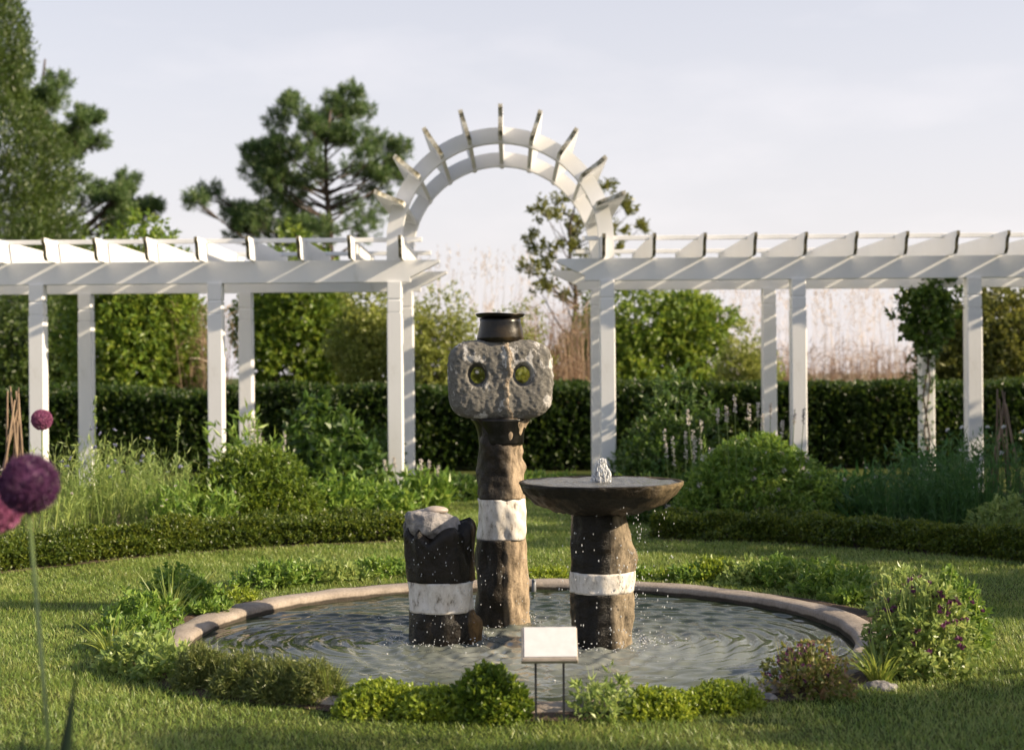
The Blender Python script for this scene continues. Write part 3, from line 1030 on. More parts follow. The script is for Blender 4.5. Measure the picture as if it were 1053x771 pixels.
P0[:, 2] = np.where(P0[:, 2] > .055, .055 + (P0[:, 2] - .055) * .3, P0[:, 2])
P0 += v * (.022 * lump(P0, 17, 91) + .008 * lump(P0, 55, 92) + .003 * lump(P0, 120, 93))[:, None]
P0[:, 2] += P0[:, 0] * -.10
g.add(P0, T=f)
g.build('top_rock', M['rock_grey'], sf, True, loc=((448 - 455.5) * s3, -.01, z3(536)))
g = Geo()
v, f = ico(4)
P0 = v * np.array([.075, .06, .026]); P0 += v * (.006 * lump(P0, 25, 95))[:, None]
g.add(P0, T=f)
g.build('pebble', M['pebble'], sf, True, loc=((449 - 455.5) * s3, -.04, z3(522.5)))

# --- water in motion
rng = np.random.default_rng(5)
def jet(name_label, loc, h, wd, seed):
    r = np.random.default_rng(seed)
    g = Geo()
    n = 260
    t = r.uniform(0, 1, n)
    ang = r.uniform(0, 6.28, n)
    rad = wd * (.35 + .65 * (1 - t) ** .8) * r.uniform(.1, 1, n) ** .7
    P = np.stack([rad * np.cos(ang), rad * np.sin(ang), t * h], -1)
    s = h * .055 * (1.15 - .6 * t) * r.uniform(.5, 1.2, n)
    add_balls(g, P, np.stack([s * .8, s * .8, s * 2.4], -1), 2, jit=.3, seed=seed)
    o = g.build('water_jet', M['foam'], None, True, loc=loc)
    tag(o, name_label, 'water jet')
jet('white water jet bubbling up in the middle of the broad bowl', (SC2.x + .002, SC2.y, rim_z - .005), .135, .066, 11)
jet('tiny water jet rising from the dish above the two-holed head', (SC1.x - .002, SC1.y, z1(323)), .04, .026, 12)

def drops(label, P, s, sub=1):
    g = Geo()
    add_balls(g, P, s, sub)
    o = g.build('water_drops', M['foam'], None, True)
    tag(o, label, 'water drops', kind='stuff')
# falling drops below the bowl
n = 210
ang = rng.choice(np.concatenate([rng.uniform(R(-70), R(20), 14), rng.uniform(R(180), R(300), 6)]), n) + rng.normal(0, .03, n)
rad = rng.choice([.30, .38, .45, .47], n) + rng.normal(0, .012, n)
zz = rng.uniform(WATER_Z, rim_z - .1, n)
rad = np.where(rng.random(n) < .62, .235 + rng.normal(0, .02, n), rad * .9)
P = np.stack([SC2.x + rad * np.cos(ang), SC2.y + rad * np.sin(ang), zz], -1)
s = rng.uniform(.0016, .0038, n)
P2 = []
for k in range(150):     # trickles down the stump and the totem
    a = rng.uniform(R(-140), R(-30)); c = SC3 if rng.random() < .7 else SC1
    top = z3(550) if c is SC3 else z1(560)
    P2.append((c.x + .225 * math.cos(a), c.y + .225 * math.sin(a), rng.uniform(WATER_Z, top)))
P2 = np.array(P2)
s_all = np.concatenate([s, rng.uniform(.0014, .003, len(P2))])
drops('small drops of water falling round the three fountain stones', np.concatenate([P, P2]), np.stack([s_all, s_all, s_all * 2.2], -1))
# splash and froth at the feet
P, s = [], []
for c, r0, n in ((SC1, .20, 70), (SC2, .22, 150), (SC3, .25, 130)):
    for k in range(n):
        a = rng.uniform(0, 6.28); d = r0 + abs(rng.normal(0, .06))
        P.append((c.x + d * math.cos(a), c.y + d * math.sin(a), WATER_Z + abs(rng.normal(0, .02)) * (1.4 - d)))
        s.append(rng.uniform(.0018, .005))
for k in range(110):
    a = rng.uniform(0, 6.28); d = 1.75 * math.sqrt(rng.random())
    x = PC[0] + d * math.cos(a); y = PC[1] + d * math.sin(a)
    if rng.random() < .25 or min(math.hypot(x - c.x, y - c.y) for c in (SC2, SC3)) < .7:
        P.append((x, y, WATER_Z + .002)); s.append(rng.uniform(.002, .006))
s = np.array(s)
drops('white froth and splashes on the pond round the fountain stones', np.array(P), np.stack([s * 1.3, s * 1.3, s * .8], -1))

g = Geo()
add_tube(g, [(0, 0, -.2), (0, 0, .0), (0, .0, .06)], .017, 10)
add_tube(g, [(0, 0, .045), (0, -.03, .06), (0, -.06, .06)], .011, 8)
pl = gnd(549, 606, WATER_Z)
tag(g.build('water_spout', M['pipe'], None, True, loc=(pl.x, pl.y, 0.0)), 'small grey pipe spout standing by the far pond rim', 'spout')

# ------------------------------------------------------------------ sign
sp = gnd(565.5, 741.5)
sg = thing('information_sign', 'small blank white slanted plaque on two thin black legs before the pond', 'sign', (sp.x, sp.y, 0))
sd = sp.y / F
hw = 28.8 * sd
zt, zb = H - (646 + .3 - 384) * sd, H - (675 + .3 - 384) * sd
g = Geo(); add_box(g, -hw, hw, -.085, .085, -.008, .008, bev=.004)
mx = Matrix.Translation((0, 0, (zt + zb) / 2)) @ Matrix.Rotation(R(47), 4, 'X')
g.xf(mx); g.build('plate', M['sign_metal'], sg)
g = Geo(); add_box(g, -hw + .012, hw - .004, -.072, .083, .0085, .0115, bev=.001)
g.xf(mx); g.build('face_panel', M['sign_face'], sg)
g = Geo(); add_box(g, -hw - .001, hw + .001, -.094, -.0855, -.012, .012, bev=.003)
g.xf(mx); g.build('lip', M['sign_metal'], sg)
for dx in (-14.3, 14.4):
    g = Geo(); add_box(g, dx * sd - .005, dx * sd + .005, -.005, .005, -.1, (zt + zb) / 2 - .014)
    g.build('leg', M['black_metal'], sg)

# ------------------------------------------------------------------ plants: builders
def dome_pts(rng, n, rx, ry, rz, zc=0.0, lumpy=.15, freq=4.0, inner=.35, seed=0, low=-.05):
    D = rsph(rng, int(n * 2.2))
    D = D[D[:, 2] > low][:n]
    r = 1 + lumpy * lump(D, freq, seed)
    u = 1 - inner * rng.random(len(D)) ** 1.6
    P = D * (r * u)[:, None] * np.array([rx, ry, rz])
    P[:, 2] += zc
    A = unit(D / np.array([rx, ry, rz]) * min(rx, rz) + np.array([0, 0, .35]) + .45 * rsph(rng, len(D)))
    return P, A

def dome_geo(seed, rx, ry, rz, sprigs, k, slen, Lh, Wd, zc=0, lumpy=.15, freq=4, inner=.35, low=-.05, spread=.9):
    rng = np.random.default_rng(seed)
    P, A = dome_pts(rng, sprigs, rx, ry, rz, zc, lumpy, freq, inner, seed % 9, low)
    keep = P[:, 2] > -.01
    g = Geo()
    add_sprigs(g, P[keep], A[keep], k, slen, Lh, Wd, rng, spread)
    return g

def shrub(name, label, cat, loc, g, mat, group=None, trunk=None):
    o = g.build(name, mat, None, loc=loc)
    tag(o, label, cat, group)
    return o

# ------------------------------------------------------------------ edging hedges and the clipped hedge
def edging(a0, a1, label, seed):
    rng = np.random.default_rng(seed)
    n = int(abs(a1 - a0) * 5.3 * 2600)
    th = rng.uniform(a0, a1, n)
    ph = rng.uniform(-.15, math.pi + .15, n)
    sq = np.stack([np.sign(np.cos(ph)) * np.abs(np.cos(ph)) ** .55, np.abs(np.sin(ph)) ** .55], -1)
    wd, ht = (HR1 - HR0) / 2, .22
    base = np.stack([th * 5.3, ph, 0 * th], -1)
    k = 1 + .12 * lump(base, 3.0, seed) + .20 * lump(base, 10, seed + 1)
    u = 1 - .35 * rng.random(n) ** 1.8
    rad = (HR0 + HR1) / 2 - sq[:, 0] * wd * k * u
    z = np.maximum(sq[:, 1] * ht * k * u, .01)
    P = np.stack([PC[0] + rad * np.cos(th), PC[1] + rad * np.sin(th), z], -1)
    out = np.stack([-np.cos(ph) * np.cos(th), -np.cos(ph) * np.sin(th), np.sin(ph) + .3], -1)
    g = Geo()
    add_sprigs(g, P, unit(out) + .5 * rsph(rng, n), 5, .04, .036, .021, rng)
    o = g.build('edging_hedge', M['box'])
    tag(o, label, 'hedge', 'low box hedges round the lawn')
edging(R(100.5), R(176), 'low clipped box hedge edging the sunny left flower bed', 201)
edging(R(-45), R(76), 'low clipped box hedge edging the shaded right flower bed', 202)

def box_hedge(x0, x1, y0, y1, h, n, seed, label):
    rng = np.random.default_rng(seed)
    g = Geo()
    parts = []
    for face, share in (('f', .55), ('t', .3), ('e', .05), ('b', .1)):
        m_ = int(n * share)
        x = rng.uniform(x0, x1, m_); y = rng.uniform(y0, y1, m_); z = h * rng.random(m_) ** .8
        dpt = .5 * rng.random(m_) ** 1.6
        if face == 'f': y = y0 + dpt; A = np.tile([0, -1, .4], (m_, 1))
        elif face == 'b': y = y1 - dpt; A = np.tile([0, 1, .4], (m_, 1))
        elif face == 't': z = h - dpt * .5; A = np.tile([0, 0, 1.], (m_, 1))
        else:
            e = rng.random(m_) < .5
            x = np.where(e, x0 + dpt, x1 - dpt); A = np.where(e[:, None], [[-1, 0, .4]], [[1, 0, .4]])
        P = np.stack([x, y, z], -1)
        P[:, 2] = P[:, 2] * (1 + .05 * lump(P * [1, 1, 0], 2.2, seed) + .03 * lump(P * [1, 1, 0], 7, seed + 1))
        P[:, 1] += .08 * lump(P, 2.6, seed + 2) * (1 if face in 'fb' else 0)
        add_sprigs(g, P, A + .6 * rsph(rng, m_), 5, .08, .075, .044, rng)
    add_box(g, x0 + .3, x1 - .3, y0 + .38, y1 - .38, 0.05, h - .22, m=1)      # twiggy inside
    o = g.build('clipped_hedge', [M['hedge'], M['twig']])
    tag(o, label, 'hedge')
box_hedge(-10, 10.5, 23.6, 24.7, 1.30, 48000, 203, 'long dark clipped hedge running behind the pergolas')

# ------------------------------------------------------------------ trees and big shrubs behind
def clump_tree(name, label, d, trunk_px, trunk_base_r, clumps, top_py, mat, needle, seed, dep=1.6, scale=1.0, off=(0, 0), tufts=26, group=None):
    """clumps: (zoom x, zoom y, zoom radius); off/scale turn them into photo pixels"""
    rng = np.random.default_rng(seed)
    bx = at(trunk_px, 384, d).x
    root = thing(name, label, 'tree', (bx, d, 0), group=group)
    ztop = at(trunk_px, top_py, d).z
    if needle:
        base = list(clumps)
        for q in range(len(base) * 2 // 3):
            a_ = base[rng.integers(len(base))]
            near = sorted(base, key=lambda c_: math.hypot(c_[0] - a_[0], c_[1] - a_[1]))[1:6]
            b_ = near[rng.integers(len(near))]
            clumps = clumps + [((a_[0] + b_[0]) / 2 + rng.normal(0, 8), (a_[1] + b_[1]) / 2 + rng.normal(0, 6), min(a_[2], b_[2]) * .8)]
    gt = Geo()
    tr = [(0, 0, -.1)]
    for k in range(1, 9):
        f = k / 8
        tr.append((.12 * math.sin(k * 1.7) * f, .12 * math.cos(k * 2.1) * f, ztop * f))
    add_tube(gt, tr, [trunk_base_r * (1 - .88 * k / 8) for k in range(9)], 9)
    gl, gc = Geo(), Geo()
    for (cx, cy, cr_) in clumps:
        px, py = off[0] + cx / scale, off[1] + cy / scale
        p = at(px, py, d)
        side = abs(p.x - bx)
        dy = rng.uniform(-1, 1) * dep
        c = np.array([p.x - bx, dy, p.z])
        rad = cr_ * (1.22 if needle else 1.1) / scale * d / F
        s0 = max(.4, c[2] - side * .35 - rng.uniform(.2, .8))
        s0 = min(s0, ztop * .97)
        k = s0 / ztop * 8
        i0 = min(int(k), 7); f = k - i0
        st = Vector(tr[i0]).lerp(Vector(tr[i0 + 1]), f)
        mid = st.lerp(Vector(c), .55) + Vector((0, 0, -.1 * side))
        rb = trunk_base_r * (1 - .88 * s0 / ztop) * .5
        add_tube(gl, [st, mid, Vector(c)], [rb, rb * .6, rb * .22], 5)
        nt_ = tufts
        D = rsph(rng, nt_)
        P = c + D * rad * rng.random((nt_, 1)) ** .5 * np.array([1.05, 1.05, .75])
        for q in range(0, nt_, 3):
            add_tube(gl, [Vector(c) * .6 + mid * .4, Vector(P[q])], [rb * .2, rb * .08], 3)
        A = unit(D * .5 + np.array([0, 0, .7]) + .3 * rsph(rng, nt_) + unit(c[None] * [1, 1, 0] + 1e-6) * .3)
        if needle:
            kk = 40
            Pk = np.repeat(P, kk, 0) + np.repeat(A, kk, 0) * (rng.random((nt_ * kk, 1)) * .22)
            Dn = unit(np.repeat(A, kk, 0) * .55 + rsph(rng, nt_ * kk) * .85)
            add_leaves(gc, Pk, Dn, .17 * rng.uniform(.7, 1.2, nt_ * kk), .020, rng, fold=.1)
        else:
            add_sprigs(gc, P, A, 14, .22, .12, .062, rng)
    gt.build('trunk', M['bark'], root, True)
    gl.build('branches', M['bark'], root, True)
    gc.build('crown', mat, root)
    return root

z2c = [(510, 120, 34), (560, 150, 40), (400, 180, 34), (390, 150, 22), (350, 225, 36), (600, 150, 34), (600, 140, 30), (450, 225, 42), (275, 290, 40), (255, 360, 38), (330, 330, 44),
       (400, 300, 44), (500, 265, 46), (590, 250, 44), (690, 275, 40), (730, 300, 34), (660, 350, 44), (560, 345, 44), (340, 425, 42), (420, 435, 44), (290, 405, 36), (640, 415, 40), (720, 370, 30),
       (140, 450, 30), (105, 490, 28), (180, 500, 38), (250, 510, 40), (330, 520, 44), (410, 515, 44), (460, 560, 44), (560, 490, 44), (640, 500, 44), (620, 560, 50), (300, 570, 48), (190, 570, 40), (480, 380, 36), (500, 180, 34), (400, 590, 50), (520, 590, 50), (450, 330, 40), (370, 380, 36)]
clump_tree('pine_tree', 'open-crowned pine standing behind the pergola, left of the arch', 45, 339, .22, z2c, 112, M['pine'], True, 301, dep=1.8, scale=3.21, off=(180, 60), tufts=40)
z1c = [(100, 235, 30), (180, 250, 32), (190, 300, 34), (230, 340, 36), (268, 350, 28), (220, 395, 40), (262, 410, 30), (205, 450, 36), (370, 540, 28), (330, 570, 34), (285, 605, 36), (380, 575, 24), (290, 645, 36),
       (450, 620, 24), (410, 640, 30), (380, 660, 28), (150, 350, 40), (150, 430, 44), (200, 540, 40), (180, 620, 44), (120, 300, 40), (330, 690, 30)]
clump_tree('pine_tree', 'dark pine half hidden behind the tall conifer at far left', 44, 46, .24, z1c, 60, M['pine'], True, 302, dep=1.5, scale=2.925, tufts=40)
z4c = [(60, 140, 24), (90, 180, 28), (140, 90, 24), (130, 150, 28), (190, 175, 26), (205, 205, 24), (30, 240, 24), (60, 280, 26), (110, 290, 28), (170, 300, 28), (220, 300, 26), (240, 100, 20), (370, 130, 24), (400, 150, 18),
       (430, 215, 22), (360, 200, 26), (20, 370, 24), (60, 385, 28), (110, 340, 26), (110, 430, 30), (300, 240, 28), (310, 60, 18), (280, 150, 26), (160, 380, 30), (60, 460, 30), (150, 480, 34), (180, 240, 22), (330, 290, 28)]
clump_tree('loose_tree', 'small open tree with sparse olive leaves seen through the right arch leg', 32, 590, .10, z4c, 200, M['loose'], False, 303, dep=.9, scale=3.76, off=(540, 180), tufts=9)

def lobed_shrub(name, label, cat, px, top_py, rpx, d, mat, seed, sprigs, Lh=.11, Wd=.065, ry=None, lumpy=.2, squash=1.0, group=None, k=6):
    """leafy mass from the ground up: main body and side lobes, stems inside"""
    rng = np.random.default_rng(seed)
    b_ = at(px, 384, d)
    h = at(px, top_py, d).z
    r = rpx * d / F
    ry = ry or r * .8
    root = thing(name, label, cat, (b_.x, d, 0), group=group)
    gc = Geo(); gl = Geo()
    lobes = [(0, 0, .52 * h, r * .80, ry * .8, .48 * h)]
    for q in range(9):
        a = q * 2.4 + rng.uniform(-.3, .3)
        e = rng.uniform(.50, .72)
        zc = h * rng.uniform(.22, .70)
        s = rng.uniform(.30, .46)
        fall = math.sqrt(max(.15, 1 - (zc / h - .3) ** 2 * 2.2))
        lobes.append((r * e * math.cos(a) * fall, ry * e * math.sin(a) * fall, zc, r * s, ry * s, h * s * .55))
    tot = sum(l[3] * l[5] for l in lobes)
    for i, (x, y, z, a, b2, c2) in enumerate(lobes):
        n = int(sprigs * a * c2 / tot)
        P, A = dome_pts(rng, n, a, b2, c2, 0, lumpy, 5, .5, (seed + i) % 9, low=-.75)
        P = P + np.array([x, y, z])
        kp = P[:, 2] > .02
        add_sprigs(gc, P[kp], A[kp], k, Lh * 1.6, Lh, Wd, rng)
        add_tube(gl, [(x * .1, y * .1, 0), (x * .5, y * .5, z * .5), (x, y, z)], [.05, .035, .015], 5)
    gl.build('stems', M['bark'], root, True)
    gc.build('foliage', mat, root)
    return root

# tall conifer at the left edge
def conifer(px, d, h, prof, label, seed, n):
    rng = np.random.default_rng(seed)
    bx = at(px, 384, d).x
    root = thing('conifer_tree', label, 'tree', (bx, d, 0))
    zf = np.array([p[0] for p in prof]); rf = np.array([p[1] for p in prof])
    z = h * rng.random(n * 2) ** 1.15
    rr2 = np.interp(z, zf, rf)
    keep = rng.random(n * 2) < (rr2 / rf.max() + .1)
    z = z[keep][:n]; rr2 = rr2[keep][:n]
    th = rng.uniform(0, 6.283, len(z))
    B = np.stack([np.cos(th) * 1.6, np.sin(th) * 1.6, z * .75], -1)
    k = 1 + .17 * lump(B, 2.6, 4) + .11 * lump(B, 7, 5)
    u = 1 - .5 * rng.random(len(z)) ** 1.4
    rad = rr2 * k * u
    P = np.stack([rad * np.cos(th), rad * np.sin(th), z], -1)
    A = np.stack([np.cos(th) * .5, np.sin(th) * .5, np.full_like(th, .8)], -1) + .35 * rsph(rng, len(z))
    g = Geo()
    add_sprigs(g, P, A, 5, .26, .14, .036, rng, .55)
    gt = Geo(); add_tube(gt, [(0, 0, -.1), (0, 0, h * .5), (0, 0, h * .96)], [.28, .16, .02], 8)
    gt.build('trunk', M['bark'], root, True)
    g.build('crown', M['conifer'], root)
conifer(-28, 36, 12.0, [(0, 2.7), (4.2, 2.7), (5.1, 2.6), (6.5, 2.2), (7.4, 2.05), (8.2, 1.42), (9.8, 1.35), (11, .9), (12, .1)], 'tall dense conifer rising past the top left of the frame', 310, 38000)

lobed_shrub('large_shrub', 'broad bright green shrub behind the left pergola, beside the tall conifer', 'shrub', 138, 226, 80, 28, M['tree'], 320, 7000)
lobed_shrub('large_shrub', 'rounded green shrub behind the left pergola, below the open-crowned pine', 'shrub', 305, 248, 66, 33, M['tree'], 321, 6500)
lobed_shrub('large_shrub', 'smaller bright shrub just left of the arch leg, beyond the clipped hedge', 'shrub', 385, 290, 46, 27, M['weed'], 322, 3800, Lh=.09, Wd=.045)
lobed_shrub('large_shrub', 'rounded glossy green shrub right of the arch, beyond the clipped hedge', 'shrub', 660, 287, 92, 31, M['tree'], 323, 8000)
lobed_shrub('large_shrub', 'pale loose shrub at the right foot of the rounded glossy shrub', 'shrub', 765, 335, 36, 27, M['weed'], 324, 3000, Lh=.08, Wd=.035)
lobed_shrub('large_shrub', 'olive green shrub at the right edge behind the right pergola', 'shrub', 1030, 293, 86, 26.8, M['loose'], 325, 7000)
lobed_shrub('wild_shrub', 'weedy olive shrub seen under the arch, left of the two-holed head', 'shrub', 450, 300, 44, 26.4, M['weed'], 326, 3200, Lh=.08, Wd=.035, lumpy=.35)
lobed_shrub('wild_shrub', 'weedy olive shrub seen under the arch behind the two-holed head', 'shrub', 525, 316, 44, 26.8, M['weed'], 327, 2800, Lh=.08, Wd=.035, lumpy=.35)
lobed_shrub('large_shrub', 'dark green shrub filling in behind the hedge at the far left edge', 'shrub', 25, 300, 60, 31, M['conifer'], 328, 4500)

def reeds(label, px0, px1, top0, top1, d, n, seed, mat, depth=2.0, wid=.02, plume=True):
    rng = np.random.default_rng(seed)
    px = rng.uniform(px0, px1, n)
    dd = d + rng.uniform(-.5, .5, n) * depth
    X = (px - 526.5) / F * dd
    py = top0 + (top1 - top0) * (px - px0) / (px1 - px0)
    hh = (H + (384 - py) / F * dd) * (1 - .32 * rng.random(n) ** 1.5)
    P = np.stack([X, dd, np.zeros(n)], -1)
    A = np.stack([rng.normal(0, .07, n), rng.normal(0, .07, n), np.ones(n)], -1)
    g = Geo()
    add_blades(g, P, A, hh, wid * rng.uniform(.6, 1.2, n), rng.uniform(.0, .12, n), rng, 4)
    # narrow drooping leaves and plumes
    m_ = n * 4
    i = rng.integers(0, n, m_)
    t = rng.uniform(.35, .95, m_)
    add_blades(g, P[i] + unit(A[i]) * (hh[i] * t)[:, None], np.stack([rng.normal(0, 1, m_), rng.normal(0, 1, m_), rng.uniform(.6, 1.6, m_)], -1), rng.uniform(.18, .42, m_), wid * .9, .5, rng, 2)
    if plume:
        m_ = n * 9
        i = rng.integers(0, n, m_)
        t = rng.uniform(.9, 1.02, m_)
        add_leaves(g, P[i] + unit(A[i]) * (hh[i] * t)[:, None], np.stack([rng.normal(0, .5, m_), rng.normal(0, .5, m_), np.ones(m_)], -1), .13, .018, rng)
    o = g.build('reeds', mat)
    tag(o, label, 'reeds', kind='stuff')
reeds('pale dry reeds standing against the sky under the arch', 425, 560, 252, 258, 36, 120, 401, M['reed_pale'], wid=.016)
reeds('tan dry reeds right of the two-holed head, beyond the hedge', 525, 612, 300, 275, 27.5, 300, 402, M['reed'], plume=False)
reeds('pale tall reeds against the sky behind the right pergola', 700, 960, 278, 284, 36, 300, 403, M['reed_pale'], wid=.016)
reeds('tan dense reeds above the hedge behind the right pergola', 735, 970, 348, 346, 32, 900, 404, M['reed'], plume=False)
reeds('brown dry reeds behind the left pergola between two shrubs', 192, 230, 285, 290, 28, 150, 405, M['reed'], plume=False)

# trees out of the picture to the right, which throw the shade over the right side
def shade_tree(x, y, h, r, seed, label, zc=None, dens=1.0):
    rng = np.random.default_rng(seed)
    root = thing('shade_tree', label, 'tree', (x, y, 0))
    g = Geo(); gl = Geo()
    zc = zc or h * .55
    P, A = dome_pts(rng, int(1500 * r * dens), r, r, h - zc, 0, .25, 4, .8, seed % 9, low=-.95)
    P[:, 2] += zc
    add_sprigs(g, P, A, 6, .25, .2, .12, rng)
    add_tube(gl, [(0, 0, -.1), (.05, 0, zc * .6), (0, 0, h * .85)], [.14, .1, .03], 8)
    for q in range(8):
        a = q * 2.4
        add_tube(gl, [(0, 0, zc * .5), (r * .7 * math.cos(a), r * .7 * math.sin(a), zc + .3 * (q % 3))], [.06, .015], 5)
    gl.build('trunk', M['bark'], root, True)
    g.build('crown', M['tree'], root)
shade_tree(9.6, 12.3, 4.7, 1.9, 501, 'broad tree beyond the right edge of the frame shading the right bed', zc=2.3)
shade_tree(9.8, 15.6, 4.7, 2.0, 502, 'broad tree outside the frame shading the right end of the bed', zc=2.3)
shade_tree(9.6, 9.0, 3.7, 1.15, 503, 'low shrubby tree outside the frame shading the right lawn', zc=2.0)
for k_, (x_, y_, h_, lab_) in enumerate(((5.5, 4.9, 1.25, 'nearest'), (5.8, 6.5, 1.6, 'second nearest'), (5.9, 8.1, 1.35, 'third nearest'), (5.8, 9.7, 1.7, 'farthest'))):
    shrub('bed_shrub', 'leafy bed shrub outside the right frame edge beside the lawn, %s of four' % lab_, 'shrub', (x_, y_, 0), dome_geo(520 + k_, .62, .85, h_, 900, 7, .16, .10, .05, lumpy=.22, inner=.6), M['bed'], 'bed shrubs outside the right edge')
shade_tree(9.4, 2.2, 6.4, 1.65, 504, 'tall tree outside the frame shading the near lawn', zc=4.2)
shade_tree(9.0, 5.1, 4.0, .75, 505, 'small tree outside the frame dappling the near lawn', zc=2.6, dens=.8)

# ------------------------------------------------------------------ bed plants
def stem_plant(name, label, cat, loc, r, h, n, mat, seed, flower=None, nfl=0, fsize=.03, leafL=.09, leafW=.012, kleaf=9, lean=.22, group=None, spikes=0, spike_mat=None, spike_h=.25, hvar=.35):
    """upright clump: many thin stems with narrow leaves; optional separate flower heads"""
    rng = np.random.default_rng(seed)
    root = thing(name, label, cat, loc, group=group)
    a = rng.uniform(0, 6.283, n); q = r * np.sqrt(rng.random(n)) * .8
    P = np.stack([q * np.cos(a), q * np.sin(a), np.zeros(n)], -1)
    A = unit(np.stack([P[:, 0] / r * lean + rng.normal(0, .08, n), P[:, 1] / r * lean + rng.normal(0, .08, n), np.ones(n)], -1))
    hh = h * (1 - hvar * rng.random(n) ** 1.2) * (1 - .25 * (q / r) ** 2)
    g = Geo()
    add_blades(g, P, A, hh, .009, .06, rng, 2)
    m_ = n * kleaf
    i = rng.integers(0, n, m_); t = rng.uniform(.08, .97, m_)
    B = P[i] + A[i] * (hh[i] * t)[:, None]
    D = unit(A[i] * .8 + rsph(rng, m_) * .8)
    add_leaves(g, B, D, leafL * rng.uniform(.6, 1.3, m_), leafW * rng.uniform(.7, 1.3, m_), rng)
    g.build('foliage', mat, root)
    if nfl:
        gf = Geo()
        k = 14
        D = rsph(rng, k); D[:, 2] = np.abs(D[:, 2]) * .8
        add_leaves(gf, np.zeros((k, 3)), D, fsize * .62, fsize * .4, rng)
        fm = gf.mesh('flower', [flower])
        idx = rng.choice(n, min(nfl, n), replace=False)
        for j in idx:
            o = bpy.data.objects.new('flower', fm); C.objects.link(o); o.parent = root
            o.location = P[j] + A[j] * hh[j] * 1.0; o.rotation_euler = (rng.uniform(-.6, .6), rng.uniform(-.6, .6), rng.uniform(0, 6))
    for s_ in range(spikes):
        gs = Geo()
        a = rng.uniform(0, 6.283); q = r * math.sqrt(rng.random()) * .8
        hs = h * rng.uniform(.95, 1.25)
        b0 = np.array([q * math.cos(a), q * math.sin(a), 0])
        top = b0 + np.array([b0[0] / r * .15, b0[1] / r * .15, hs])
        add_tube(gs, [b0, top], [.006, .003], 5)
        k = 46
        t = 1 - spike_h / hs * rng.random(k)
        Pp = b0 + (top - b0) * t[:, None]
        add_leaves(gs, Pp, rsph(rng, k) * [1, 1, .5], .026, .02, rng, m=1)
        gs.build('flower_spike', [M['stem'], spike_mat or mat], root)
    return root

def pb(px, py_base, d=None):
    """bed position from a photo column and a distance"""
    if d is None:
        p = gnd(px, py_base); return (p.x, p.y, 0)
    return (at(px, 500, d).x, d, 0)
def hz(py, d):
    return H - (py - 384) / F * d

# left bed
stem_plant('cornflower_clump', 'tall feathery cornflower clump in the left bed, in front of the white post', 'flowers', pb(95, 0, 14.0), .55, hz(430, 14.0), 230, M['bed_pale'], 601, M['petal_blue'], 16, .045, spikes=1, spike_mat=M['bed_pale'], group='cornflower clumps')
stem_plant('cornflower_clump', 'cornflower clump between the second left post and the round sunny bush', 'flowers', pb(150, 0, 14.1), .55, hz(446, 14.1), 200, M['bed_pale'], 602, M['petal_blue'], 8, .045, spikes=3, spike_mat=M['bed_pale'], group='cornflower clumps')
stem_plant('meadow_plant', 'pale grassy clump at the left edge behind the box edging', 'plant', pb(28, 0, 13.3), .55, hz(470, 13.3), 170, M['bed_pale'], 603, M['petal_white'], 8, .03)
stem_plant('meadow_plant', 'leafy mid-height clump left of the round sunny bush, dotted with white', 'plant', pb(196, 0, 13.9), .48, hz(486, 13.9), 130, M['bed'], 604, M['petal_white'], 7, .03, leafL=.10, leafW=.03)
shrub('round_bush', 'dense round sunny bush in the left bed', 'bush', pb(258, 0, 14.6), dome_geo(605, .72, .62, hz(466, 14.6), 2800, 9, .09, .06, .024, lumpy=.09, freq=5), M['bush'])
stem_plant('fern_clump', 'feathery light green clump at the foot of the second left pergola post', 'plant', pb(252, 0, 16.8), .28, hz(412, 16.8), 45, M['bed'], 606, None, 0, leafL=.14, leafW=.035, kleaf=14)
shrub('leafy_shrub', 'dark broad-leaved shrub between two posts of the left pergola', 'shrub', pb(330, 0, 18.2), dome_geo(607, .68, .7, hz(428, 18.0), 420, 7, .18, .14, .095, lumpy=.18, freq=4, inner=.6), M['bush_deep'])
shrub('leafy_shrub', 'green shrub right of the dark broad-leaved one, against the arch post', 'shrub', pb(384, 0, 19.9), dome_geo(608, .36, .4, hz(450, 19.9), 300, 7, .15, .10, .05, lumpy=.2), M['bush_deep'])
for q, (px, d, t_, lab) in enumerate(((345, 15.3, 500, 'low light-leaved plant behind the box edging, right of the round sunny bush'), (385, 15.6, 505, 'low light-leaved plant behind the box edging near the arch post'))):
    shrub('leafy_plant', lab, 'plant', pb(px, 0, d), dome_geo(610 + q, .42, .4, hz(t_, d), 240, 6, .12, .10, .06, lumpy=.25, inner=.6), M['bed'], 'low light-leaved plants')
stem_plant('foxglove_clump', 'leafy clump with pale spikes at the foot of the left arch post', 'plant', pb(432, 0, 16.6), .42, hz(478, 16.6), 60, M['bed'], 614, None, 0, leafL=.13, leafW=.045, kleaf=10, spikes=5, spike_mat=M['petal_white'], spike_h=.12)
stem_plant('foxglove_clump', 'pink-white flower spikes behind the round sunny bush', 'plant', pb(283, 0, 15.6), .22, hz(445, 15.6), 26, M['bed'], 615, None, 0, leafL=.08, leafW=.03, kleaf=8, spikes=4, spike_mat=M['petal_white'], spike_h=.35)
for q, (px, d, t_, wd, lab) in enumerate(((462, 18.3, 496, .45, 'low dark plant under the arch, left of the totem column'), (562, 18.6, 492, .55, 'low green plant under the arch, right of the totem column'), (600, 17.6, 505, .45, 'low dark plant at the foot of the right arch post'))):
    shrub('shade_plant', lab, 'plant', pb(px, 0, d), dome_geo(616 + q, wd, .45, hz(t_, d), 260, 7, .12, .09, .045, lumpy=.25, inner=.6), M['bush_deep'] if q != 1 else M['bed'], 'low plants under the arch')
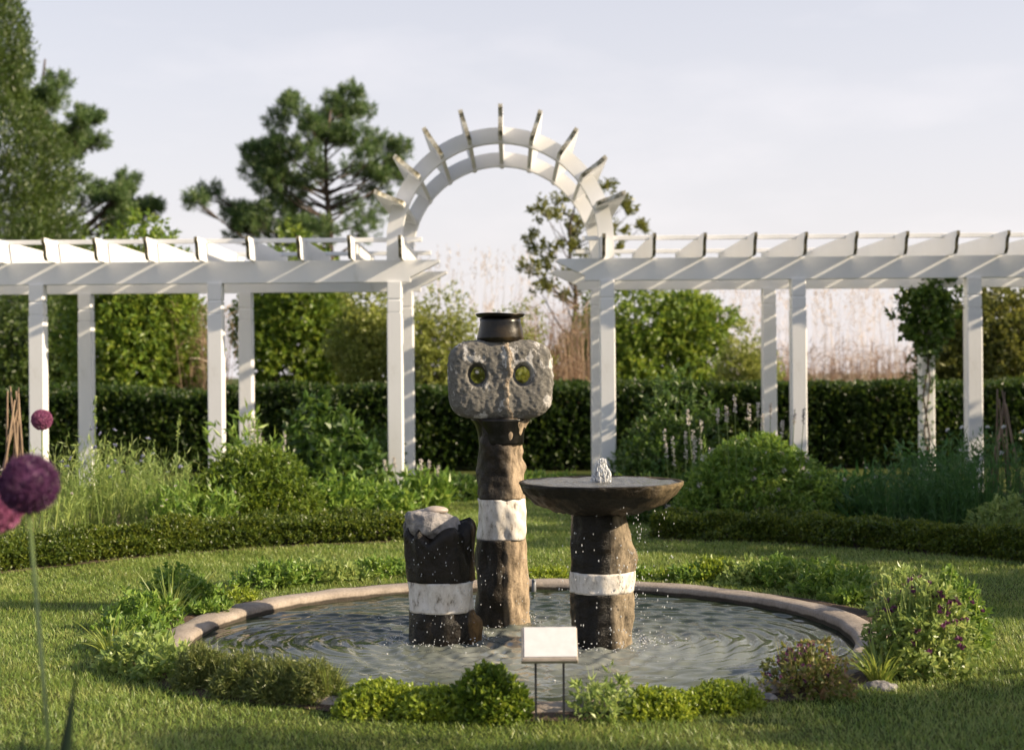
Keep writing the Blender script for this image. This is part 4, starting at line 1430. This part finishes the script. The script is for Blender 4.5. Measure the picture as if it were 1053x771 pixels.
# right bed
shrub('round_bush', 'big round bush with white flowers in the right bed', 'bush', pb(774, 0, 15.0), dome_geo(621, .84, .68, hz(455, 15.0), 2800, 9, .09, .06, .028, lumpy=.10, freq=5), M['bed'])
stem_plant('penstemon_clump', 'white flower spikes rising through the big round bush', 'flowers', pb(772, 0, 15.1), .80, hz(432, 15.1), 30, M['bed'], 622, None, 0, spikes=11, spike_mat=M['petal_white'], spike_h=.16, kleaf=4)
shrub('leafy_shrub', 'tall dark rose shrub against the right arch post', 'shrub', pb(690, 0, 18.4), dome_geo(623, .72, .6, hz(404, 18.4), 700, 7, .16, .10, .05, lumpy=.25, inner=.6), M['bush_deep'])
pen = [o_ for o_ in C.objects if o_.get('label') == 'white flower spikes rising through the big round bush'][0]
gf = Geo(); rg = np.random.default_rng(66)
D_ = rsph(rg, 16); add_leaves(gf, D_ * .012, D_, .03, .022, rg)
fm_ = gf.mesh('blossom', [M['petal_white']])
for k_ in range(34):
    D1 = rsph(rg, 1)[0]; D1[1] = -abs(D1[1]); D1[2] = abs(D1[2])
    o_ = bpy.data.objects.new('blossom', fm_); C.objects.link(o_); o_.parent = pen
    o_.location = D1 * np.array([.90, .74, hz(450, 15.0)]); o_.scale = (rg.uniform(.7, 1.3),) * 3
stem_plant('penstemon_clump', 'white flower spikes left of the big round bush', 'flowers', pb(705, 0, 15.6), .30, hz(448, 15.6), 30, M['bed_cool'], 624, None, 0, spikes=6, spike_mat=M['petal_white'], spike_h=.3)
stem_plant('iris_clump', 'sword-leaved clump right of the big round bush', 'plant', pb(893, 0, 14.5), .40, hz(488, 14.5), 34, M['bed_cool'], 625, M['petal_white'], 4, .05, leafL=.3, leafW=.035, kleaf=3)
stem_plant('meadow_plant', 'shaded feathery clump in the right bed before the vine post', 'plant', pb(932, 0, 14.3), .50, hz(468, 14.3), 230, M['bed_cool'], 626, M['petal_white'], 3, .03)
stem_plant('meadow_plant', 'shaded leafy clump between the vine post and the last right post', 'plant', pb(966, 0, 15.4), .5, hz(446, 15.4), 150, M['bed_cool'], 627, None, 0, leafW=.035)
stem_plant('cornflower_clump', 'tall pale blue cornflower clump at the right end of the bed', 'flowers', pb(1020, 0, 14.0), .60, hz(430, 14.0), 230, M['bed_cool'], 628, M['petal_pale_blue'], 14, .05, group='cornflower clumps')
stem_plant('meadow_plant', 'shaded clump beside the last right post', 'plant', pb(985, 0, 13.9), .42, hz(482, 13.9), 150, M['bed_cool'], 629, None, 0)
shrub('leafy_plant', 'pale-leaved low plant at the right end of the box edging', 'plant', pb(1036, 0, 13.2), dome_geo(630, .4, .35, hz(520, 13.2), 260, 7, .10, .07, .03, lumpy=.25, inner=.6), M['bed_pale'], 'low light-leaved plants')
shrub('leafy_plant', 'low dark plant at the left foot of the big round bush', 'plant', pb(672, 0, 15.4), dome_geo(631, .55, .4, hz(497, 15.4), 330, 7, .12, .08, .04, lumpy=.25, inner=.6), M['bush_deep'], 'low light-leaved plants')
shrub('leafy_plant', 'low shaded plant between the big round bush and the sword-leaved clump', 'plant', pb(862, 0, 15.2), dome_geo(632, .45, .4, hz(500, 15.2), 300, 7, .12, .08, .04, lumpy=.25, inner=.6), M['bed_cool'], 'low light-leaved plants')

# vine on the back post of the right pergola
rng = np.random.default_rng(640)
vx = rx[2] - .04
vine = thing('climbing_vine', 'leafy vine bunched on the upper part of a right pergola post', 'vine', (vx, YB, 0))
P, A = dome_pts(rng, 480, .31, .28, .58, 0, .38, 4, .7, 3, low=-.95)
P[:, 0] += .07; P[:, 0] *= np.where(P[:, 2] < -.1, .8, 1); P[:, 2] += hz(328, YB)
g = Geo(); add_sprigs(g, P, A, 7, .13, .10, .075, rng)
n = 130
z = rng.uniform(.4, hz(352, YB), n) ** 1.0
z = np.where(rng.random(n) < .6, hz(352, YB) - .75 * rng.random(n) ** 1.5, z)
P = np.stack([rng.uniform(-.14, .14, n), -.12 + .03 * rng.random(n), z], -1)
add_sprigs(g, P, rsph(rng, n), 3, .06, .06, .045, rng)
g.build('foliage', M['bush_deep'], vine)
g = Geo()
add_tube(g, [(-.05, -.115, 0), (.05, -.12, .6), (-.04, -.12, 1.2), (.06, -.12, 1.8), (0, -.12, 2.4)], [.014, .012, .012, .01, .006], 6)
add_tube(g, [(.07, -.115, 0), (-.03, -.125, .7), (.06, -.12, 1.4), (-.02, -.12, 2.1)], [.012, .01, .01, .006], 6)
g.build('vine_stem', M['bark'], vine, True)

# stick tepees
def tepee(label, loc, h, r, n, seed):
    rng = np.random.default_rng(seed)
    root = thing('stick_tepee', label, 'plant support', loc, group='rustic stick supports')
    for k in range(n):
        g = Geo()
        a = 6.283 * k / n + rng.uniform(-.2, .2)
        b0 = Vector((r * math.cos(a), r * math.sin(a), 0))
        tp = Vector((-.10 * r * math.cos(a) + rng.normal(0, .05), -.10 * r * math.sin(a) + rng.normal(0, .05), h * rng.uniform(.85, 1.05)))
        mid = b0.lerp(tp, .5) + Vector(rng.normal(0, .02, 3))
        add_tube(g, [b0, mid, tp], [.018, .015, .009], 6)
        g.build('stick', M['stick'], root, True)
tepee('brown rustic stick tepee at the left edge of the bed', pb(14, 0, 14.8), hz(398, 14.8), .20, 9, 651)
tepee('brown rustic stick tepee at the right edge of the bed', pb(1034, 0, 15.6), hz(408, 15.6), .24, 7, 652)

# ------------------------------------------------------------------ alliums
def allium(label, loc, h, R_, mat, seed, lean=(0, 0), leaf=False):
    rng = np.random.default_rng(seed)
    root = thing('allium', label, 'flower', loc, group='purple globe alliums')
    g = Geo()
    add_tube(g, [(0, 0, -.02), (lean[0] * .25, lean[1] * .25, h * .4), (lean[0], lean[1], h - R_ * .9)], [.008, .0065, .0055], 8)
    g.build('stem', M['stem'], root, True)
    g = Geo()
    n = 1300
    D = rsph(rng, n)
    Pc = D * R_ * rng.uniform(.84, .97, (n, 1))
    k = 6
    Pk = np.repeat(Pc, k, 0)
    Dk = unit(np.repeat(D, k, 0) * .55 + rsph(rng, n * k) * .85)
    add_leaves(g, Pk, Dk, R_ * .13, R_ * .055, rng)
    add_leaves(g, np.zeros((n, 3)), D, R_ * .9, R_ * .03, rng)
    v, f = ico(3)
    g.add(v * R_ * .74, T=f)
    g.build('flower_head', mat, root, loc=(lean[0], lean[1], h))
    return root
def allium_px(label, px, py, d, rpx, mat, seed, stem_px=None):
    p = at(px, py, d)
    bx = at(stem_px, 770, d).x if stem_px else p.x
    allium(label, (bx, d, 0), p.z, rpx * d / F, mat, seed, (p.x - bx, 0))
allium_px('large dark purple allium head near the camera at left', 29.5, 496, 4.1, 30.5, M['allium'], 701, 57)
allium_px('pinkish purple allium cut by the left edge, behind the large dark one', -4, 517, 4.5, 29, M['allium_pink'], 702)
allium_px('small pink allium ball in front of the first white post', 43, 430, 12.9, 10.6, M['allium_pink'], 703)
# near leaves at the bottom left
def strap(label, px, py, d, wpx, seed, lean):
    g = Geo()
    p = at(px, py, d)
    rows = []
    for k in range(9):
        t = k / 8
        wv = wpx * d / F * .5 * (1 - t ** 3) * (.7 + .3 * math.sin(t * 3.1)) + .001
        c = Vector((lean * t * t, .03 * t * t, p.z * t))
        rows.append([c + Vector((-wv, 0, 0)), c + Vector((0, wv * .5, 0)), c + Vector((wv, 0, 0)), c + Vector((0, wv * .25, 0))])
    add_loft(g, rows)
    o = g.build('strap_leaf', M['strap'], None, True, loc=(p.x - lean, d, 0))
    tag(o, label, 'leaf')
strap('broad green strap leaf standing close to the camera, bottom left', 75, 694, 3.7, 24, 711, .06)
strap('small narrow leaf tip low beside the broad strap leaf', 22, 738, 3.7, 13, 712, .03)

# ------------------------------------------------------------------ plants round the pond
def low_plant(name, label, px, py, wpx, hpx, mat, seed, Lh=.05, Wd=.028, sprigs=None, depth=.8, lumpy=.25, inner=.6, k=6, flower=None, nfl=0, fsize=.02, group=None, upright=0):
    p = gnd(px, py)
    s = p.y / F
    rx_, h = wpx * s / 2, hpx * s
    rx_ = max(rx_ - Lh * .4, rx_ * .7); h = max(h - Lh * .95, h * .45)
    rng = np.random.default_rng(seed)
    sprigs = sprigs or int(110 + 2600 * rx_ * max(h, rx_ * .5))
    y0 = p.y + rx_ * depth * .6
    gg = dome_geo(seed, rx_, rx_ * depth, h, sprigs, k, Lh * 1.3, Lh, Wd, lumpy=lumpy, freq=5, inner=inner)
    if upright:
        n = upright
        a = rng.uniform(0, 6.283, n); q = rx_ * np.sqrt(rng.random(n)) * .85
        Pp = np.stack([q * np.cos(a), q * np.sin(a) * depth, np.zeros(n) + h * .3], -1)
        Ad = np.stack([rng.normal(0, .15, n), rng.normal(0, .15, n), np.ones(n)], -1)
        add_blades(gg, Pp, Ad, h * rng.uniform(.7, 1.15, n), .006, .05, rng, 2)
    if nfl:
        root = thing(name, label, 'plant', (p.x, y0, 0), group=group)
        gf = Geo(); kk = 9
        D = rsph(rng, kk); D[:, 2] = np.abs(D[:, 2])
        add_leaves(gf, np.zeros((kk, 3)), D, fsize * .7, fsize * .5, rng)
        fm = gf.mesh('flower', [flower])
        gs = gg
        for j in range(nfl):
            D1 = rsph(rng, 1)[0]; D1[2] = abs(D1[2]) * .8 + .3; D1 = D1 / np.linalg.norm(D1)
            loc = D1 * np.array([rx_, rx_ * depth, h]) * rng.uniform(.95, 1.15)
            add_tube(gs, [loc * np.array([.8, .8, .6]), loc], [.002, .0015], 3, m=1)
            o = bpy.data.objects.new('flower', fm); C.objects.link(o); o.parent = root
            o.location = loc; o.rotation_euler = (rng.uniform(-.7, .7), rng.uniform(-.7, .7), rng.uniform(0, 6))
        gg.build('foliage', [mat, M['stem']], root)
        return root
    o = gg.build(name, mat, None, loc=(p.x, y0, 0))
    tag(o, label, 'plant', group)
    return o

def tuft(label, px, py, wpx, hpx, n, mat, seed, bend=.7, wd=.009, name='grass_tuft', cat='grass tuft', lean=.55, group='arching grass tufts'):
    p = gnd(px, py)
    s = p.y / F
    r, h = wpx * s / 2, hpx * s
    rng = np.random.default_rng(seed)
    a = rng.uniform(0, 6.283, n)
    q = r * .25 * np.sqrt(rng.random(n))
    P = np.stack([q * np.cos(a), q * np.sin(a), np.zeros(n)], -1)
    ln = lean * rng.random(n) ** .7
    A = np.stack([np.cos(a) * ln, np.sin(a) * ln, np.ones(n)], -1)
    g = Geo()
    add_blades(g, P, A, h * rng.uniform(.7, 1.35, n), wd * rng.uniform(.6, 1.2, n), bend * rng.uniform(.4, 1.2, n), rng, 5)
    o = g.build(name, mat, None, loc=(p.x, p.y + r * .4, 0))
    tag(o, label, cat, group)

G_EDGE = 'low plants round the pond'
# left side, back to front
low_plant('ground_cover', 'low leafy plant behind the pond rim at the back left, left of the stump', 385, 594, 80, 18, M['bed'], 801, group=G_EDGE)
low_plant('ground_cover', 'yellow-green low plant behind the rim between the back left tufts', 330, 598, 70, 22, M['bed_pale'], 802, group=G_EDGE, upright=30)
low_plant('ground_cover', 'low leafy plant at the back left bend of the rim', 275, 604, 80, 26, M['bed'], 803, group=G_EDGE)
low_plant('ground_cover', 'flat light green cushion plant touching the left rim', 238, 622, 62, 18, M['bush_yellow'], 804, Lh=.03, Wd=.02, group=G_EDGE)
low_plant('ground_cover', 'bushy leafy plant at the left behind the rim shadow', 180, 626, 84, 40, M['bed'], 805, group=G_EDGE)
tuft('arching grass tuft among the bushy leaves at the upper left of the pond', 196, 622, 66, 46, 90, M['tuft'], 806)
low_plant('ground_cover', 'leafy plant spilling onto the lawn left of the pond', 138, 650, 90, 38, M['bed'], 807, group=G_EDGE)
low_plant('ground_cover', 'mid-green leafy plant just left of the rim end', 138, 668, 64, 34, M['bed'], 808, group=G_EDGE)
tuft('pale arching grass tuft at the left, over bare soil', 112, 678, 74, 46, 110, M['tuft'], 809)
low_plant('ground_cover', 'pale leafy plant at the front left of the pond', 140, 690, 86, 40, M['bed_pale'], 810, group=G_EDGE)
low_plant('ground_cover', 'leafy plant at the front left, next to the lavender row', 172, 700, 70, 36, M['bed_pale'], 811, group=G_EDGE)
for q, (px, py, lab) in enumerate(((208, 709, 'leftmost'), (246, 716, 'second from left'), (286, 721, 'third from left'), (322, 724, 'rightmost'))):
    low_plant('lavender_bush', 'dark upright lavender bush before the pond, %s of the four' % lab, px, py, 62, 44 - q, M['lavender'], 820 + q, Lh=.035, Wd=.008, sprigs=900, k=7, group='lavender bushes before the pond', upright=90, lumpy=.15)
tuft('thin upright grass tuft at the right end of the lavender row', 338, 724, 36, 44, 40, M['tuft'], 826, bend=.3, wd=.007)
low_plant('stonecrop_mat', 'yellow-green mat plant right of the lavender row', 388, 735, 100, 30, M['bush_yellow'], 830, Lh=.022, Wd=.016, sprigs=1300, lumpy=.15, group='yellow-green mats before the pond')
low_plant('stonecrop_mat', 'yellow-green mat plant left of the round green bush', 446, 739, 84, 30, M['bush_yellow'], 831, Lh=.022, Wd=.016, sprigs=1100, lumpy=.15, group='yellow-green mats before the pond')
low_plant('round_bush', 'small round green bush before the pond, left of the plaque', 503, 741, 76, 52, M['bush'], 832, Lh=.035, Wd=.024, sprigs=1100, lumpy=.08, inner=.4)
low_plant('leafy_plant', 'airy sprig plant before the pond, right of the plaque', 622, 738, 66, 50, M['bed_pale'], 833, Lh=.045, Wd=.02, sprigs=110, inner=.8, upright=16)
low_plant('stonecrop_mat', 'yellow-green mat plant right of the airy sprig plant', 678, 738, 90, 27, M['bush_yellow'], 834, Lh=.022, Wd=.016, sprigs=1000, lumpy=.18, group='yellow-green mats before the pond')
low_plant('stonecrop_mat', 'yellow-green mat plant left of the bronze flowering plant', 745, 731, 80, 25, M['bush_yellow'], 835, Lh=.022, Wd=.016, sprigs=800, lumpy=.2, group='yellow-green mats before the pond')
tuft('short upright grass tuft beside the bronze flowering plant', 768, 728, 40, 30, 46, M['tuft'], 836, bend=.25, wd=.008)
low_plant('bronze_plant', 'bronze and pink flowering plant at the front right of the pond', 836, 716, 92, 54, M['bronze'], 840, Lh=.035, Wd=.022, sprigs=330, inner=.8, flower=M['petal_purple'], nfl=60, fsize=.022, upright=50)
tuft('green daylily tuft between the bronze plant and the big columbine clump', 908, 704, 76, 52, 80, M['tuft'], 841, wd=.014, name='daylily', cat='daylily', group=None)
low_plant('columbine_clump', 'big columbine clump with dark purple flowers at the right of the pond', 952, 694, 108, 96, M['bed_pale'], 842, Lh=.042, Wd=.026, sprigs=900, inner=.6, flower=M['petal_purple'], nfl=80, fsize=.036, upright=60)
low_plant('columbine_clump', 'leafy columbine clump with few flowers at the far right of the pond', 985, 672, 70, 76, M['bed'], 843, Lh=.042, Wd=.026, sprigs=600, inner=.6, flower=M['petal_purple'], nfl=10, fsize=.03, upright=30)
low_plant('columbine_clump', 'columbine clump with purple flowers behind the right end of the rim', 935, 634, 76, 46, M['bed_pale'], 844, Lh=.042, Wd=.026, sprigs=500, inner=.6, flower=M['petal_purple'], nfl=20, fsize=.034, upright=40)
low_plant('ground_cover', 'low leafy plant behind the rim at the right bend', 862, 613, 84, 32, M['bed'], 845, group=G_EDGE)
tuft('pale sword-leaved tuft behind the rim at the back right', 868, 608, 46, 38, 40, M['tuft'], 846, bend=.3)
low_plant('ground_cover', 'bushy leafy plant behind the far right rim', 812, 604, 80, 30, M['bed'], 847, group=G_EDGE)
low_plant('ground_cover', 'low pale plant with upright stems behind the far right rim', 768, 600, 60, 24, M['bed_pale'], 848, group=G_EDGE, upright=24)
low_plant('ground_cover', 'light green plant with upright shoots behind the far rim', 735, 597, 44, 22, M['bush_yellow'], 849, group=G_EDGE, upright=18)
low_plant('ground_cover', 'flat cushion plant behind the far rim, right of the bowl pillar', 690, 595, 60, 10, M['bush_yellow'], 850, Lh=.03, Wd=.02, group=G_EDGE)
low_plant('ground_cover', 'flat cushion plant behind the far rim between column and bowl pillar', 566, 594, 60, 10, M['bush_yellow'], 851, Lh=.03, Wd=.02, group=G_EDGE)
low_plant('ground_cover', 'small green cushion plant behind the far rim beside the bowl pillar', 655, 594, 34, 12, M['bed'], 852, Lh=.03, Wd=.02, group=G_EDGE)

low_plant('ground_cover', 'leafy plant filling the gap behind the back left rim', 300, 600, 60, 18, M['bed'], 872, group=G_EDGE)
low_plant('ground_cover', 'small pale plant close behind the rim left of the stump', 352, 596, 50, 16, M['bed_pale'], 873, group=G_EDGE)
low_plant('ground_cover', 'low plant close behind the rim at the right bend', 838, 606, 70, 20, M['bed_pale'], 874, group=G_EDGE)
low_plant('ground_cover', 'small leafy plant behind the rim right of the flat cushion', 715, 597, 50, 14, M['bed'], 876, group=G_EDGE)
tuft('tall thin grass tuft among the leaves at the left of the pond', 172, 640, 60, 56, 60, M['tuft'], 877, bend=.5)
tuft('pale arching grass tuft behind the rim at the back left', 340, 598, 44, 30, 50, M['tuft'], 878, bend=.5, wd=.007)

low_plant('ground_cover', 'small creeping plant outside the left rim, over bare soil', 214, 634, 54, 12, M['bed'], 881, group=G_EDGE)
low_plant('ground_cover', 'small creeping plant outside the right rim before the columbines', 876, 620, 58, 14, M['bed'], 882, group=G_EDGE)

def small_rock(label, px, py, wpx, hpx, seed):
    p = gnd(px, py); s = p.y / F
    v, f = ico(4)
    P0 = v * np.array([wpx * s / 2, wpx * s * .4, hpx * s])
    P0 += v * (lump(v, 2.6, seed) * .15 * wpx * s / 2 + lump(v, 9, seed + 1) * .03 * wpx * s)[:, None]
    g = Geo(); g.add(P0, T=f)
    o = g.build('edging_rock', M['rock_grey'], None, True, loc=(p.x, p.y, .0))
    tag(o, label, 'rock', 'small rocks in the soil strip')
small_rock('brown-grey rock at the foot of the daylily tuft', 905, 706, 34, 8, 861)
small_rock('small grey rock left of the bronze flowering plant', 790, 719, 22, 8, 863)

# ------------------------------------------------------------------ grass
rng = np.random.default_rng(900)
def grass_points(n):
    x = rng.uniform(-5.4, 6.0, n); y = rng.uniform(4.7, 18.2, n)
    r_ = np.hypot(x - PC[0], y - PC[1])
    th = np.arctan2(y - PC[1], x - PC[0])
    inner = strip_r(th) + rng.normal(0, .03, n) - .06
    path = (np.abs(x - .12) < 1.25) & (y > 12)
    ok = (r_ > inner) & ((r_ < HR0 - .06 + rng.normal(0, .02, n)) | path)
    ok &= np.abs(x) < y * .42 + .9
    ok &= rng.random(n) < np.clip(1.15 - (y - 5) * .055, .45, 1)
    return x[ok], y[ok]
x, y = grass_points(740000)
n = len(x)
P = np.stack([x, y, np.zeros(n)], -1)
tall = 1 + .25 * lump(P, 2.5, 15) + .2 * lump(P, 8, 16)
A = np.stack([rng.normal(0, .38, n), rng.normal(0, .38, n), np.ones(n)], -1)
A[:, :2] += .18 * np.stack([lump(P, 6, 17), lump(P, 6, 18)], -1)
g = Geo()
wd = .0036 * (1 + np.clip((y - 6) * .10, 0, 1))
add_blades(g, P, A, .040 * tall * rng.uniform(.55, 1.25, n), wd, rng.uniform(.1, .6, n), rng, 2)
o = g.build('grass', M['grass'])
tag(o, 'short mown lawn grass ringing the fountain pond', 'grass', kind='stuff')
